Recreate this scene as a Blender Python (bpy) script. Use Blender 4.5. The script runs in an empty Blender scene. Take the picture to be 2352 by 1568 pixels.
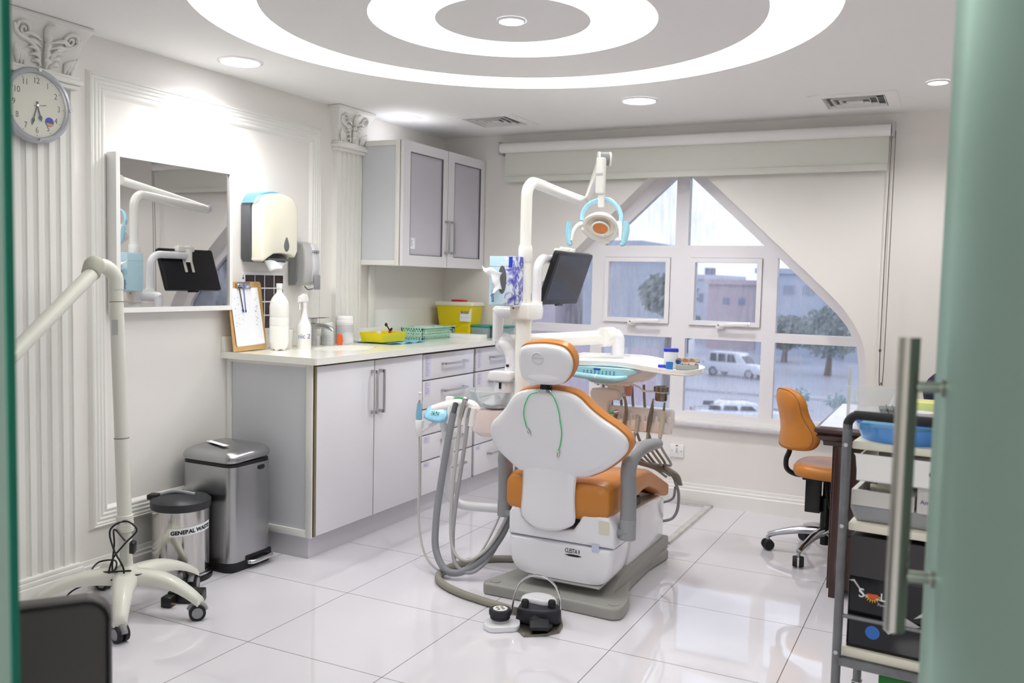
import bpy, bmesh, math, random
from mathutils import Vector, Matrix
random.seed(7)
PI = math.pi
C = bpy.context.scene.collection
sc = bpy.context.scene

# ---------------------------------------------------------------- materials
def srgb(h):
    h = h.lstrip('#'); o = []
    for i in (0, 2, 4):
        c = int(h[i:i+2], 16) / 255
        o.append(c/12.92 if c <= .04045 else ((c+.055)/1.055)**2.4)
    return (*o, 1)
def mat(name, col, rough=.5, metal=0, spec=.5, bump=0, bscale=40, var=0, vscale=6, coat=0, sss=0, trans=0, alpha=1, ior=1.45, aniso=None):
    m = bpy.data.materials.new(name); m.use_nodes = True
    nt = m.node_tree; b = nt.nodes['Principled BSDF']
    c = srgb(col) if isinstance(col, str) else col
    b.inputs['Base Color'].default_value = c
    b.inputs['Roughness'].default_value = rough
    b.inputs['Metallic'].default_value = metal
    b.inputs['Specular IOR Level'].default_value = spec
    b.inputs['IOR'].default_value = ior
    b.inputs['Coat Weight'].default_value = coat
    b.inputs['Coat Roughness'].default_value = .06
    b.inputs['Transmission Weight'].default_value = trans
    b.inputs['Alpha'].default_value = alpha
    tc = nt.nodes.new('ShaderNodeTexCoord')
    if var:
        n = nt.nodes.new('ShaderNodeTexNoise'); n.inputs['Scale'].default_value = vscale; n.inputs['Detail'].default_value = 5
        nt.links.new(tc.outputs['Object'], n.inputs['Vector'])
        r = nt.nodes.new('ShaderNodeMapRange'); r.inputs['From Min'].default_value = .3; r.inputs['From Max'].default_value = .7
        r.inputs['To Min'].default_value = 1-var; r.inputs['To Max'].default_value = 1
        nt.links.new(n.outputs['Fac'], r.inputs['Value'])
        x = nt.nodes.new('ShaderNodeMix'); x.data_type = 'RGBA'; x.blend_type = 'MULTIPLY'; x.inputs['Factor'].default_value = 1
        x.inputs['A'].default_value = c
        nt.links.new(r.outputs['Result'], x.inputs['B']); nt.links.new(x.outputs['Result'], b.inputs['Base Color'])
    if bump:
        n = nt.nodes.new('ShaderNodeTexNoise'); n.inputs['Scale'].default_value = bscale; n.inputs['Detail'].default_value = 4
        nt.links.new(tc.outputs['Object'], n.inputs['Vector'])
        if aniso:
            mp = nt.nodes.new('ShaderNodeMapping'); mp.inputs['Scale'].default_value = aniso
            nt.links.new(tc.outputs['Object'], mp.inputs['Vector']); nt.links.new(mp.outputs['Vector'], n.inputs['Vector'])
        bp = nt.nodes.new('ShaderNodeBump'); bp.inputs['Strength'].default_value = bump; bp.inputs['Distance'].default_value = .01
        nt.links.new(n.outputs['Fac'], bp.inputs['Height']); nt.links.new(bp.outputs['Normal'], b.inputs['Normal'])
    return m
def emis(name, col, s):
    m = bpy.data.materials.new(name); m.use_nodes = True; nt = m.node_tree; nt.nodes.clear()
    e = nt.nodes.new('ShaderNodeEmission'); o = nt.nodes.new('ShaderNodeOutputMaterial')
    e.inputs['Color'].default_value = srgb(col); e.inputs['Strength'].default_value = s
    nt.links.new(e.outputs[0], o.inputs[0]); return m
def film(name, col, amount, rough=.15):
    """thin clear plastic or glass: mostly see-through, partly tinted and glossy"""
    m = bpy.data.materials.new(name); m.use_nodes = True; nt = m.node_tree; b = nt.nodes['Principled BSDF']
    b.inputs['Base Color'].default_value = srgb(col); b.inputs['Roughness'].default_value = rough
    t = nt.nodes.new('ShaderNodeBsdfTransparent'); x = nt.nodes.new('ShaderNodeMixShader'); x.inputs[0].default_value = amount
    nt.links.new(t.outputs[0], x.inputs[1]); nt.links.new(b.outputs[0], x.inputs[2])
    nt.links.new(x.outputs[0], nt.nodes['Material Output'].inputs[0])
    fr = nt.nodes.new('ShaderNodeFresnel'); fr.inputs['IOR'].default_value = 1.3
    ad = nt.nodes.new('ShaderNodeMath'); ad.operation = 'ADD'; ad.inputs[1].default_value = amount; ad.use_clamp = True
    nt.links.new(fr.outputs[0], ad.inputs[0]); nt.links.new(ad.outputs[0], x.inputs[0])
    return m

WALL = mat('wall_paint', '#ebe8e4', .55, bump=.03, bscale=60, var=.015, vscale=3)
CEIL = mat('ceiling_paint', '#f1f0ef', .7)
CEILD = mat('ceiling_disc_paint', '#eeedec', .7)
MOULD = mat('moulding_gloss_paint', '#ebeae6', .3, var=.01)
WHITE = mat('white_laminate', '#e6e5ea', .22, coat=.2)
SIDE = mat('grey_white_laminate', '#d3d5da', .4)
PVC = mat('white_window_frame', '#e9e7ec', .28)
PLAST = mat('white_plastic', '#eeedec', .25, coat=.3)
CREAM = mat('cream_plastic', '#eeebd8', .25, coat=.3)
IVORY = mat('ivory_enamel', '#f0efea', .25, coat=.4)
GREYP = mat('grey_plastic', '#8f9193', .4)
LGREY = mat('light_grey_plastic', '#c3c3c4', .35)
DGREY = mat('dark_grey_plastic', '#5f6166', .4)
BLACK = mat('black_plastic', '#17171b', .35)
BLACKG = mat('black_gloss', '#101015', .12)
BRASSY = mat('aged_edge_band', '#a3957c', .4, var=.2, vscale=9)
SEAM = mat('dark_seam', '#4b4038', .7)
CHROME = mat('chrome', '#d8d8da', .1, metal=1)
STEEL = mat('brushed_steel', '#c2c2c4', .3, metal=1, bump=.08, bscale=30, aniso=(1, 1, 40))
BSTEEL = mat('brushed_steel_bin', '#b2b3b5', .27, metal=1, bump=.05, bscale=60, aniso=(30, 30, 1))
DSTEEL = mat('dark_steel', '#8a847b', .3, metal=1)
GALV = mat('grey_painted_tube', '#7d7f82', .45, metal=.4, var=.25, vscale=25)
RUBBER = mat('black_rubber', '#1c1c20', .6)
BLUEISH = mat('navy_black_rubber', '#26262f', .5)
ORANGE = mat('tan_orange_vinyl', '#c98238', .36, bump=.05, bscale=220, var=.06, vscale=5)
BASEG = mat('base_grey_enamel', '#9b9a95', .45, bump=.02, bscale=200)
ARMG = mat('armrest_grey', '#8f9094', .38)
TANK = mat('cord_grey', '#a2a2a6', .45)
HOSEG = mat('hose_grey', '#8f9096', .5)
HOSEO = mat('hose_olive', '#918d80', .5)
HOSEW = mat('hose_pale', '#bcbbb8', .5)
STONE = mat('worktop_stone', '#efeee6', .18, var=.02, vscale=60, coat=.3)
WOOD = mat('dark_mahogany', '#3c1e17', .3, var=.35, vscale=8, coat=.3)
KRAFT = mat('hardboard_tan', '#c8a066', .6, var=.1)
PAPER = mat('paper_white', '#eef0f4', .7)
INK = mat('ink_black', '#1a1a1f', .6)
INKB = mat('ink_blue', '#5a62a8', .6)
YEL = mat('yellow_plastic', '#e6cf10', .35)
RED = mat('red_plastic', '#c8232a', .35)
MINT = mat('mint_plastic', '#b9e4cc', .4)
TEAL = mat('teal_plastic', '#2f8f86', .4)
CYAN = mat('cyan_paper', '#7cc6e4', .7, bump=.15, bscale=50)
BLUE = mat('blue_plastic', '#1d6fb8', .35)
DBLUE = mat('deep_blue_print', '#2a3ec0', .5)
GREEN = mat('green_cord', '#33c877', .4)
FILMB = film('blue_barrier_film', '#8fd0ea', .42, .12)
FILMC = film('clear_plastic', '#e9f0f2', .22, .1)
BARR = mat('film_covered_grip', '#9fd3e6', .2, coat=.6, bump=.2, bscale=90)
FROSTC = mat('frosted_cabinet_glass', '#c9c7d2', .28, var=.12, vscale=2.5, coat=.3)
MARBLE = mat('grey_marble', '#d9d6da', .25, var=.12, vscale=30)
LEATHER = mat('dark_brown_leather', '#55504f', .5, bump=.05, bscale=180)
MIRROR = mat('mirror_glass', '#d8d8d8', .0, metal=1)
TRANSL = mat('white_translucent_bottle', '#f0efeb', .35, coat=.2)
NAVY = mat('navy_cloth', '#1b2136', .8)

# tiled floor: large white glossy tiles with fine grey joints
def tile_mat():
    m = bpy.data.materials.new('white_gloss_floor_tile'); m.use_nodes = True; nt = m.node_tree; N = nt.nodes; L = nt.links
    b = N['Principled BSDF']; g = N.new('ShaderNodeNewGeometry'); s = N.new('ShaderNodeSeparateXYZ'); L.new(g.outputs['Position'], s.inputs[0])
    def line(sock, off):
        a = N.new('ShaderNodeMath'); a.operation = 'SUBTRACT'; L.new(sock, a.inputs[0]); a.inputs[1].default_value = off
        d = N.new('ShaderNodeMath'); d.operation = 'DIVIDE'; L.new(a.outputs[0], d.inputs[0]); d.inputs[1].default_value = .6
        p = N.new('ShaderNodeMath'); p.operation = 'PINGPONG'; L.new(d.outputs[0], p.inputs[0]); p.inputs[1].default_value = .5
        c = N.new('ShaderNodeMath'); c.operation = 'LESS_THAN'; L.new(p.outputs[0], c.inputs[0]); c.inputs[1].default_value = .0026
        return c
    lx, ly = line(s.outputs['X'], -2.8965), line(s.outputs['Y'], 2.4525)
    mx = N.new('ShaderNodeMath'); mx.operation = 'MAXIMUM'; L.new(lx.outputs[0], mx.inputs[0]); L.new(ly.outputs[0], mx.inputs[1])
    n = N.new('ShaderNodeTexNoise'); n.inputs['Scale'].default_value = 1.2; n.inputs['Detail'].default_value = 6; L.new(g.outputs['Position'], n.inputs['Vector'])
    cr = N.new('ShaderNodeMix'); cr.data_type = 'RGBA'; cr.inputs['A'].default_value = srgb('#dcd9e0'); cr.inputs['B'].default_value = srgb('#e4e2e8'); L.new(n.outputs['Fac'], cr.inputs['Factor'])
    cm = N.new('ShaderNodeMix'); cm.data_type = 'RGBA'; L.new(mx.outputs[0], cm.inputs['Factor']); L.new(cr.outputs['Result'], cm.inputs['A']); cm.inputs['B'].default_value = srgb('#6d6768')
    L.new(cm.outputs['Result'], b.inputs['Base Color'])
    rr = N.new('ShaderNodeMapRange'); rr.inputs['To Min'].default_value = .025; rr.inputs['To Max'].default_value = .05; L.new(n.outputs['Fac'], rr.inputs['Value'])
    L.new(rr.outputs['Result'], b.inputs['Roughness']); b.inputs['Specular IOR Level'].default_value = .85
    return m
TILE = tile_mat()

# window panes: clear, with fogged streaks towards the lower edge
def pane_mat():
    m = bpy.data.materials.new('fogged_window_glass'); m.use_nodes = True; nt = m.node_tree; N = nt.nodes; L = nt.links
    N.clear(); out = N.new('ShaderNodeOutputMaterial')
    tr = N.new('ShaderNodeBsdfTransparent'); tr.inputs[0].default_value = srgb('#eef1f8')
    gl = N.new('ShaderNodeBsdfGlossy'); gl.inputs['Roughness'].default_value = .02
    fr = N.new('ShaderNodeFresnel'); fr.inputs['IOR'].default_value = 1.55
    m1 = N.new('ShaderNodeMixShader'); L.new(fr.outputs[0], m1.inputs[0]); L.new(tr.outputs[0], m1.inputs[1]); L.new(gl.outputs[0], m1.inputs[2])
    tl = N.new('ShaderNodeBsdfTranslucent'); tl.inputs[0].default_value = srgb('#e6e8f2')
    df = N.new('ShaderNodeBsdfDiffuse'); df.inputs[0].default_value = srgb('#dcdfea')
    m2 = N.new('ShaderNodeMixShader'); m2.inputs[0].default_value = .4; L.new(tl.outputs[0], m2.inputs[1]); L.new(df.outputs[0], m2.inputs[2])
    g = N.new('ShaderNodeNewGeometry'); mp = N.new('ShaderNodeMapping'); mp.inputs['Scale'].default_value = (1, 1, .12); L.new(g.outputs['Position'], mp.inputs['Vector'])
    n = N.new('ShaderNodeTexNoise'); n.inputs['Scale'].default_value = 45; n.inputs['Detail'].default_value = 6; L.new(mp.outputs[0], n.inputs['Vector'])
    n2 = N.new('ShaderNodeTexNoise'); n2.inputs['Scale'].default_value = 3; L.new(g.outputs['Position'], n2.inputs['Vector'])
    ml = N.new('ShaderNodeMath'); ml.operation = 'MULTIPLY'; L.new(n.outputs['Fac'], ml.inputs[0]); L.new(n2.outputs['Fac'], ml.inputs[1])
    r = N.new('ShaderNodeMapRange'); r.inputs['From Min'].default_value = .2; r.inputs['From Max'].default_value = .42; r.inputs['To Min'].default_value = .09; r.inputs['To Max'].default_value = .32
    L.new(ml.outputs[0], r.inputs['Value'])
    m3 = N.new('ShaderNodeMixShader'); L.new(r.outputs['Result'], m3.inputs[0]); L.new(m1.outputs[0], m3.inputs[1]); L.new(m2.outputs[0], m3.inputs[2])
    L.new(m3.outputs[0], out.inputs[0]); return m
PANE = pane_mat()

def frost_mat():
    m = bpy.data.materials.new('green_frosted_glass'); m.use_nodes = True; nt = m.node_tree; N = nt.nodes; L = nt.links
    N.clear(); out = N.new('ShaderNodeOutputMaterial')
    tl = N.new('ShaderNodeBsdfTranslucent'); tl.inputs[0].default_value = srgb('#a9bcb1')
    df = N.new('ShaderNodeBsdfDiffuse'); df.inputs[0].default_value = srgb('#93a89d')
    m2 = N.new('ShaderNodeMixShader'); m2.inputs[0].default_value = .5; L.new(tl.outputs[0], m2.inputs[1]); L.new(df.outputs[0], m2.inputs[2])
    gl = N.new('ShaderNodeBsdfGlossy'); gl.inputs['Roughness'].default_value = .5; gl.inputs[0].default_value = srgb('#a9c4b8')
    fr = N.new('ShaderNodeFresnel'); fr.inputs['IOR'].default_value = 1.12
    m1 = N.new('ShaderNodeMixShader'); L.new(fr.outputs[0], m1.inputs[0]); L.new(m2.outputs[0], m1.inputs[1]); L.new(gl.outputs[0], m1.inputs[2])
    L.new(m1.outputs[0], out.inputs[0]); return m
FROST = frost_mat()
GLASSEDGE = mat('green_glass_edge', '#1b6f5a', .2, var=.1)

# ---------------------------------------------------------------- mesh helpers
def rotm(r):
    return Matrix.Rotation(r[2], 4, 'Z') @ Matrix.Rotation(r[1], 4, 'Y') @ Matrix.Rotation(r[0], 4, 'X')
def basis(d, up=(0, 0, 1)):
    d = Vector(d).normalized(); up = Vector(up)
    if abs(d.dot(up)) > .98: up = Vector((1, 0, 0))
    s = d.cross(up).normalized(); u = s.cross(d)
    return s, u, d
def spline(pts, k=6):
    P = [Vector(p) for p in pts]
    if len(P) < 3: return P
    P = [2*P[0]-P[1]] + P + [2*P[-1]-P[-2]]; out = []
    for i in range(1, len(P)-2):
        a, b, c, d = P[i-1:i+3]
        for j in range(k):
            t = j/k
            out.append(.5*((2*b)+(c-a)*t+(2*a-5*b+4*c-d)*t*t+(3*b-a-3*c+d)*t**3))
    out.append(P[-2]); return out
def rrect(w, h, r, n=5, cx=0, cy=0):
    o = []
    for sx, sy, a0 in ((1, 1, 0), (-1, 1, 90), (-1, -1, 180), (1, -1, 270)):
        for k in range(n+1):
            a = math.radians(a0+90*k/n); o.append((cx+sx*(w/2-r)+r*math.cos(a), cy+sy*(h/2-r)+r*math.sin(a)))
    return o
def smooth2d(pts, k=4):
    n = len(pts); out = []
    for i in range(n):
        a, b, c, d = (Vector((*pts[(i+j-1) % n], 0)) for j in range(4))
        for j in range(k):
            t = j/k; v = .5*((2*b)+(c-a)*t+(2*a-5*b+4*c-d)*t*t+(3*b-a-3*c+d)*t**3); out.append((v.x, v.y))
    return out
class MB:
    def __init__(s): s.b = bmesh.new()
    def _add(s, t, M=None):
        me = bpy.data.meshes.new('t'); t.to_mesh(me); t.free()
        if M is not None: me.transform(M)
        s.b.from_mesh(me); bpy.data.meshes.remove(me); return s
    def box(s, c, d, r=(0, 0, 0), bev=0, seg=2):
        t = bmesh.new(); bmesh.ops.create_cube(t, size=1); bmesh.ops.scale(t, vec=Vector(d), verts=t.verts)
        if bev: bmesh.ops.bevel(t, geom=t.edges[:], offset=bev, segments=seg, affect="EDGES", profile=.5, clamp_overlap=True)
        return s._add(t, Matrix.Translation(c) @ rotm(r))
    def span(s, a, b, bev=0, seg=2):
        a, b = Vector(a), Vector(b); d = b-a
        return s.box((a+b)/2, (abs(d.x), abs(d.y), abs(d.z)), (0, 0, 0), bev, seg)
    def cyl(s, p, q, r, r2=None, n=24, cap=True):
        r2 = r if r2 is None else r2; p, q = Vector(p), Vector(q); a, u, d = basis(q-p); t = bmesh.new()
        A = [t.verts.new(p+(a*math.cos(2*PI*i/n)+u*math.sin(2*PI*i/n))*r) for i in range(n)]
        B = [t.verts.new(q+(a*math.cos(2*PI*i/n)+u*math.sin(2*PI*i/n))*r2) for i in range(n)]
        for i in range(n): t.faces.new((A[i], A[(i+1) % n], B[(i+1) % n], B[i]))
        if cap: t.faces.new(A[::-1]); t.faces.new(B)
        return s._add(t)
    def tube(s, pts, r, n=12, k=6, cap=True, smooth=True, flat=1):
        P = spline(pts, k) if smooth else [Vector(p) for p in pts]; t = bmesh.new(); rings = []
        m = len(P); tan = [(P[min(i+1, m-1)]-P[max(i-1, 0)]).normalized() for i in range(m)]
        a, u, _ = basis(tan[0])
        for i in range(m):
            a = (a-tan[i]*a.dot(tan[i])).normalized(); u = tan[i].cross(a)
            if callable(r): rr = r(i/(m-1))
            elif isinstance(r, (list, tuple)):
                f = i/(m-1)*(len(r)-1); j = min(int(f), len(r)-2); rr = r[j]+(r[j+1]-r[j])*(f-j)
            else: rr = r
            rings.append([t.verts.new(P[i]+(a*math.cos(2*PI*q/n)*flat+u*math.sin(2*PI*q/n))*rr) for q in range(n)])
        for i in range(m-1):
            for q in range(n): t.faces.new((rings[i][q], rings[i][(q+1) % n], rings[i+1][(q+1) % n], rings[i+1][q]))
        if cap: t.faces.new(rings[0][::-1]); t.faces.new(rings[-1])
        bmesh.ops.recalc_face_normals(t, faces=t.faces)
        return s._add(t)
    def lathe(s, prof, c=(0, 0, 0), ax=(0, 0, 1), n=32, close=True):
        a, u, d = basis(ax); c = Vector(c); t = bmesh.new(); R = []
        for (r, z) in prof:
            if r < 1e-5: R.append([t.verts.new(c+d*z)])
            else: R.append([t.verts.new(c+d*z+(a*math.cos(2*PI*i/n)+u*math.sin(2*PI*i/n))*r) for i in range(n)])
        for A, B in zip(R, R[1:]):
            for i in range(n):
                j = (i+1) % n
                if len(A) == 1 and len(B) == 1: continue
                if len(A) == 1: t.faces.new((A[0], B[i], B[j]))
                elif len(B) == 1: t.faces.new((A[i], A[j], B[0]))
                else: t.faces.new((A[i], A[j], B[j], B[i]))
        if close:
            if len(R[0]) > 1: t.faces.new(R[0][::-1])
            if len(R[-1]) > 1: t.faces.new(R[-1])
        bmesh.ops.recalc_face_normals(t, faces=t.faces)
        return s._add(t)
    def prism(s, pts, o, u, v, th, bev=0, seg=2, taper=None):
        """outline pts (2D) in frame o,u,v, thickness th along u x v"""
        o, u, v = Vector(o), Vector(u).normalized(), Vector(v).normalized(); w = u.cross(v); t = bmesh.new()
        cx = sum(p[0] for p in pts)/len(pts); cy = sum(p[1] for p in pts)/len(pts)
        tp = taper or 1
        A = [t.verts.new(o+u*p[0]+v*p[1]) for p in pts]
        B = [t.verts.new(o+u*(cx+(p[0]-cx)*tp)+v*(cy+(p[1]-cy)*tp)+w*th) for p in pts]
        n = len(pts); fa = t.faces.new(A[::-1]); fb = t.faces.new(B)
        for i in range(n): t.faces.new((A[i], A[(i+1) % n], B[(i+1) % n], B[i]))
        bmesh.ops.recalc_face_normals(t, faces=t.faces)
        if bev:
            e = [x for x in t.edges if (x in fa.edges[:]) or (x in fb.edges[:])]
            bmesh.ops.bevel(t, geom=e, offset=bev, segments=seg, affect="EDGES", profile=.5, clamp_overlap=True)
        return s._add(t)
    def ball(s, c, r, sc_=(1, 1, 1), rot=(0, 0, 0), n=20):
        t = bmesh.new(); bmesh.ops.create_uvsphere(t, u_segments=n, v_segments=max(8, n//2), radius=r)
        return s._add(t, Matrix.Translation(c) @ rotm(rot) @ Matrix.Diagonal((*sc_, 1)))
    def torus(s, c, R, r, ax=(0, 0, 1), n=32, m=10, a0=0, a1=360):
        a, u, d = basis(ax); c = Vector(c); full = abs(a1-a0) >= 360
        P = [c+(a*math.cos(math.radians(a0+(a1-a0)*i/n))+u*math.sin(math.radians(a0+(a1-a0)*i/n)))*R for i in range(n+1)]
        return s.tube(P, r, m, smooth=False, cap=not full)
    def quad(s, *p):
        t = bmesh.new(); t.faces.new([t.verts.new(Vector(q)) for q in p]); return s._add(t)
    def grid(s, f, nu, nv):
        """surface f(u,v) for u,v in 0..1"""
        t = bmesh.new(); V = [[t.verts.new(Vector(f(i/nu, j/nv))) for j in range(nv+1)] for i in range(nu+1)]
        for i in range(nu):
            for j in range(nv): t.faces.new((V[i][j], V[i+1][j], V[i+1][j+1], V[i][j+1]))
        return s._add(t)
    def plate(s, outer, holes, o, u, v, th):
        """plate with holes (tunnels through)"""
        o, u, v = Vector(o), Vector(u), Vector(v); w = u.cross(v).normalized(); t = bmesh.new()
        for off in (0, th):
            ed = []
            for lp in [outer]+holes:
                vs = [t.verts.new(o+u*p[0]+v*p[1]+w*off) for p in lp]
                ed += [t.edges.new((vs[i], vs[(i+1) % len(vs)])) for i in range(len(vs))]
            bmesh.ops.triangle_fill(t, edges=ed, use_beauty=True)
        for lp in [outer]+holes:
            A = [t.verts.new(o+u*p[0]+v*p[1]) for p in lp]; B = [t.verts.new(o+u*p[0]+v*p[1]+w*th) for p in lp]
            for i in range(len(lp)): j = (i+1) % len(lp); t.faces.new((A[i], A[j], B[j], B[i]))
        bmesh.ops.remove_doubles(t, verts=t.verts, dist=1e-5); bmesh.ops.recalc_face_normals(t, faces=t.faces)
        return s._add(t)
    def text(s, body, o, u, v, size, align='LEFT', ext=.0004, sx=1, bold=0):
        cu = bpy.data.curves.new('t', 'FONT'); cu.body = body; cu.size = size; cu.align_x = align; cu.extrude = ext; cu.offset = bold
        ob = bpy.data.objects.new('t', cu); C.objects.link(ob); bpy.context.view_layer.update()
        me = bpy.data.meshes.new_from_object(ob.evaluated_get(bpy.context.evaluated_depsgraph_get()))
        u, v = Vector(u).normalized(), Vector(v).normalized(); w = u.cross(v)
        M = Matrix(((u.x*sx, v.x, w.x, o[0]), (u.y*sx, v.y, w.y, o[1]), (u.z*sx, v.z, w.z, o[2]), (0, 0, 0, 1)))
        me.transform(M); s.b.from_mesh(me); bpy.data.objects.remove(ob); bpy.data.curves.remove(cu); bpy.data.meshes.remove(me); return s
    def mirror_x(s, x0):
        me = bpy.data.meshes.new('t'); s.b.to_mesh(me); me.transform(Matrix.Translation((x0, 0, 0)) @ Matrix.Diagonal((-1, 1, 1, 1)) @ Matrix.Translation((-x0, 0, 0)))
        me.flip_normals(); s.b.from_mesh(me); bpy.data.meshes.remove(me); return s
    def out(s, name, m, parent=None, ang=35, label=None, local=False, base=True):
        me = bpy.data.meshes.new(name); s.b.to_mesh(me); s.b.free()
        if me.polygons:
            me.shade_smooth()
            me.set_sharp_from_angle(angle=math.radians(ang))
        ob = bpy.data.objects.new(name, me); C.objects.link(ob)
        ms = m if isinstance(m, (list, tuple)) else [m]
        for q in ms: me.materials.append(q)
        if parent is not None:
            if not local:
                W = Matrix.Identity(4); p = parent
                while p is not None:
                    W = (Matrix.Translation(p.location) @ p.rotation_euler.to_matrix().to_4x4()) @ W; p = p.parent
                me.transform(W.inverted())
            ob.parent = parent
        elif base and me.vertices:
            xs = [v.co for v in me.vertices]
            o = Vector(((min(v.x for v in xs)+max(v.x for v in xs))/2, (min(v.y for v in xs)+max(v.y for v in xs))/2, min(v.z for v in xs)))
            me.transform(Matrix.Translation(-o)); ob.location = o
        if label: ob['label'] = label
        return ob
def thing(name, label, cat, loc=(0, 0, 0), rz=0, group=None):
    o = bpy.data.objects.new(name, None); C.objects.link(o); o.location = loc; o.rotation_euler = (0, 0, rz); o.empty_display_size = .1
    o['label'] = label; o['category'] = cat
    if group: o['group'] = group
    return o
def tag(o, label, cat, group=None):
    o['label'] = label; o['category'] = cat
    if group: o['group'] = group
    return o
def struct(o, label=None, cat=None):
    o['kind'] = 'structure'
    if label: o['label'] = label
    if cat: o['category'] = cat
    return o
X, Y, Z = Vector((1, 0, 0)), Vector((0, 1, 0)), Vector((0, 0, 1))

# ---------------------------------------------------------------- camera
cam = bpy.data.cameras.new('camera'); co = bpy.data.objects.new('camera', cam); C.objects.link(co); sc.camera = co
yaw, pitch, roll = math.radians(26.627), math.radians(3.917), math.radians(1.337)
f = Vector((-math.sin(yaw)*math.cos(pitch), math.cos(yaw)*math.cos(pitch), -math.sin(pitch)))
r = Vector((math.cos(yaw), math.sin(yaw), 0)); u = r.cross(f)
r2 = r*math.cos(roll)+u*math.sin(roll); u2 = -r*math.sin(roll)+u*math.cos(roll)
Mx = Matrix((( r2.x, u2.x, -f.x, 0), (r2.y, u2.y, -f.y, 0), (r2.z, u2.z, -f.z, 1.3598), (0, 0, 0, 1)))
co.matrix_world = Mx
cam.sensor_width = 36; cam.lens = 36*2046.13/2352; cam.clip_start = .05; cam.clip_end = 500
cam.dof.use_dof = True; cam.dof.focus_distance = 3.9; cam.dof.aperture_fstop = 3.2

sc.view_settings.view_transform = 'Standard'; sc.view_settings.look = 'None'; sc.view_settings.gamma = 1
sc.view_settings.use_curve_mapping = False; sc.view_settings.exposure = 0.86

sc.cycles.use_denoising = True
sc.cycles.max_bounces = 10; sc.cycles.diffuse_bounces = 6; sc.cycles.glossy_bounces = 5; sc.cycles.transparent_max_bounces = 12
sc.cycles.sample_clamp_indirect = 6; sc.cycles.caustics_reflective = False; sc.cycles.caustics_refractive = False

# ---------------------------------------------------------------- room
XL, XR, YB, YF, H = -3.26, .62, 5.40, .75, 2.33
struct(MB().span((XL-.2, -2.4, -.1), (1.6, YB+.2, 0)).out('floor', TILE))

# ceiling with the round recess
circ = lambda R, cx=-1.555, cy=3.045, n=96: [(cx+R*math.cos(2*PI*i/n), cy+R*math.sin(2*PI*i/n)) for i in range(n)]
ceil_root = MB().plate([(XL-.2, YF-.12), (XR+.2, YF-.12), (XR+.2, YB+.2), (XL-.2, YB+.2)], [circ(1.174)]+[[(vx-.15, vy-.15), (vx+.15, vy-.15), (vx+.15, vy+.15), (vx-.15, vy+.15)] for vx, vy in ((-2.60, 4.88), (-.54, 4.99))], (0, 0, H), X, Y, .074).out('ceiling', CEIL, ang=30)
struct(ceil_root)
struct(MB().span((XL-.2, YF-.12, H+.086), (XR+.2, YB+.2, H+.2)).out('ceiling', CEIL))
MB().plate(circ(.929), [circ(.54)], (0, 0, H), X, Y, .074).out('recess_ring', CEILD, ceil_root, ang=30)
MB().plate(circ(.2914), [circ(.052, n=32)], (0, 0, H), X, Y, .074).out('recess_disc', CEILD, ceil_root, ang=30)
COVE = emis('cove_light_diffuser', '#fffffb', 2.8)
MB().plate(circ(1.19), [circ(.92)], (0, 0, H+.074), X, Y, .01).out('cove_diffuser', COVE, ceil_root)
MB().plate(circ(.55), [circ(.28)], (0, 0, H+.074), X, Y, .01).out('cove_diffuser', COVE, ceil_root)

# walls
struct(MB().span((XL-.2, YF-.12, 0), (XL, YB+.2, H+.1)).out('wall_left', WALL))
struct(MB().span((XR, YF-.12, 0), (XR+.2, YB+.2, H+.1)).out('wall_right', WALL))
cx = -1.60
rs = [(-1.6, 2.185), (-1.421, 2.019), (-.94, 1.572), (-.76, 1.405), (-.687, 1.337), (-.60, 1.25), (-.538, 1.167), (-.497, 1.09), (-.473, 1.022), (-.452, .86), (-.445, .72), (-.443, .517)]
arch = rs + [(2*cx-a, b) for a, b in rs[:0:-1]]
struct(MB().plate([(XL, 0), (XR, 0), (XR, H+.1), (XL, H+.1)], [arch], (0, YB+.25, 0), X, Z, .25).out('wall_back', WALL, ang=25))
# corridor beyond the doorway
struct(MB().span((-3.46, -2.4, 0), (1.4, -2.3, 2.7)).out('wall_front', WALL))
struct(MB().span((-3.46, -2.3, 0), (-3.36, YF-.12, 2.7)).out('wall_left', WALL))
struct(MB().span((1.3, -2.3, 0), (1.4, YF-.12, 2.7)).out('wall_right', WALL))
struct(MB().span((-3.46, -2.4, 2.6), (1.4, YF-.12, 2.7)).out('ceiling', CEIL))
struct(MB().span((-3.36, YF-.12, 2.12), (1.3, YF, 2.6)).out('wall_front', WALL))
struct(MB().span((.26, YF-.12, 0), (1.3, YF, 2.12)).out('wall_front', WALL))

# wall baseboards
def base(name, a, b, n):
    """stepped skirting from a to b, n = direction into the room"""
    a, b, n = Vector(a), Vector(b), Vector(n); L = (b-a).length; d = (b-a).normalized(); prof = [(0, 0), (.016, 0), (.016, .085), (.011, .092), (.011, .104), (.007, .11), (.004, .128), (0, .13)]
    w = d.cross(Z)
    m = MB(); t = prof if w.dot(n) > 0 else [(-q, z) for q, z in prof]
    A = [(p[0], p[1]) for p in t]
    m.prism(A, a, w, Z, (L if w.cross(Z).dot(d) > 0 else -L))
    return struct(m.out(name, MOULD, ang=20))
base('baseboard_left', (XL, YF, 0), (XL, 3.32, 0), X)
base('baseboard_back', (-2.72, YB, 0), (XR, YB, 0), -Y)
base('baseboard_right', (XR, YF, 0), (XR, YB, 0), -X)

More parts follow.
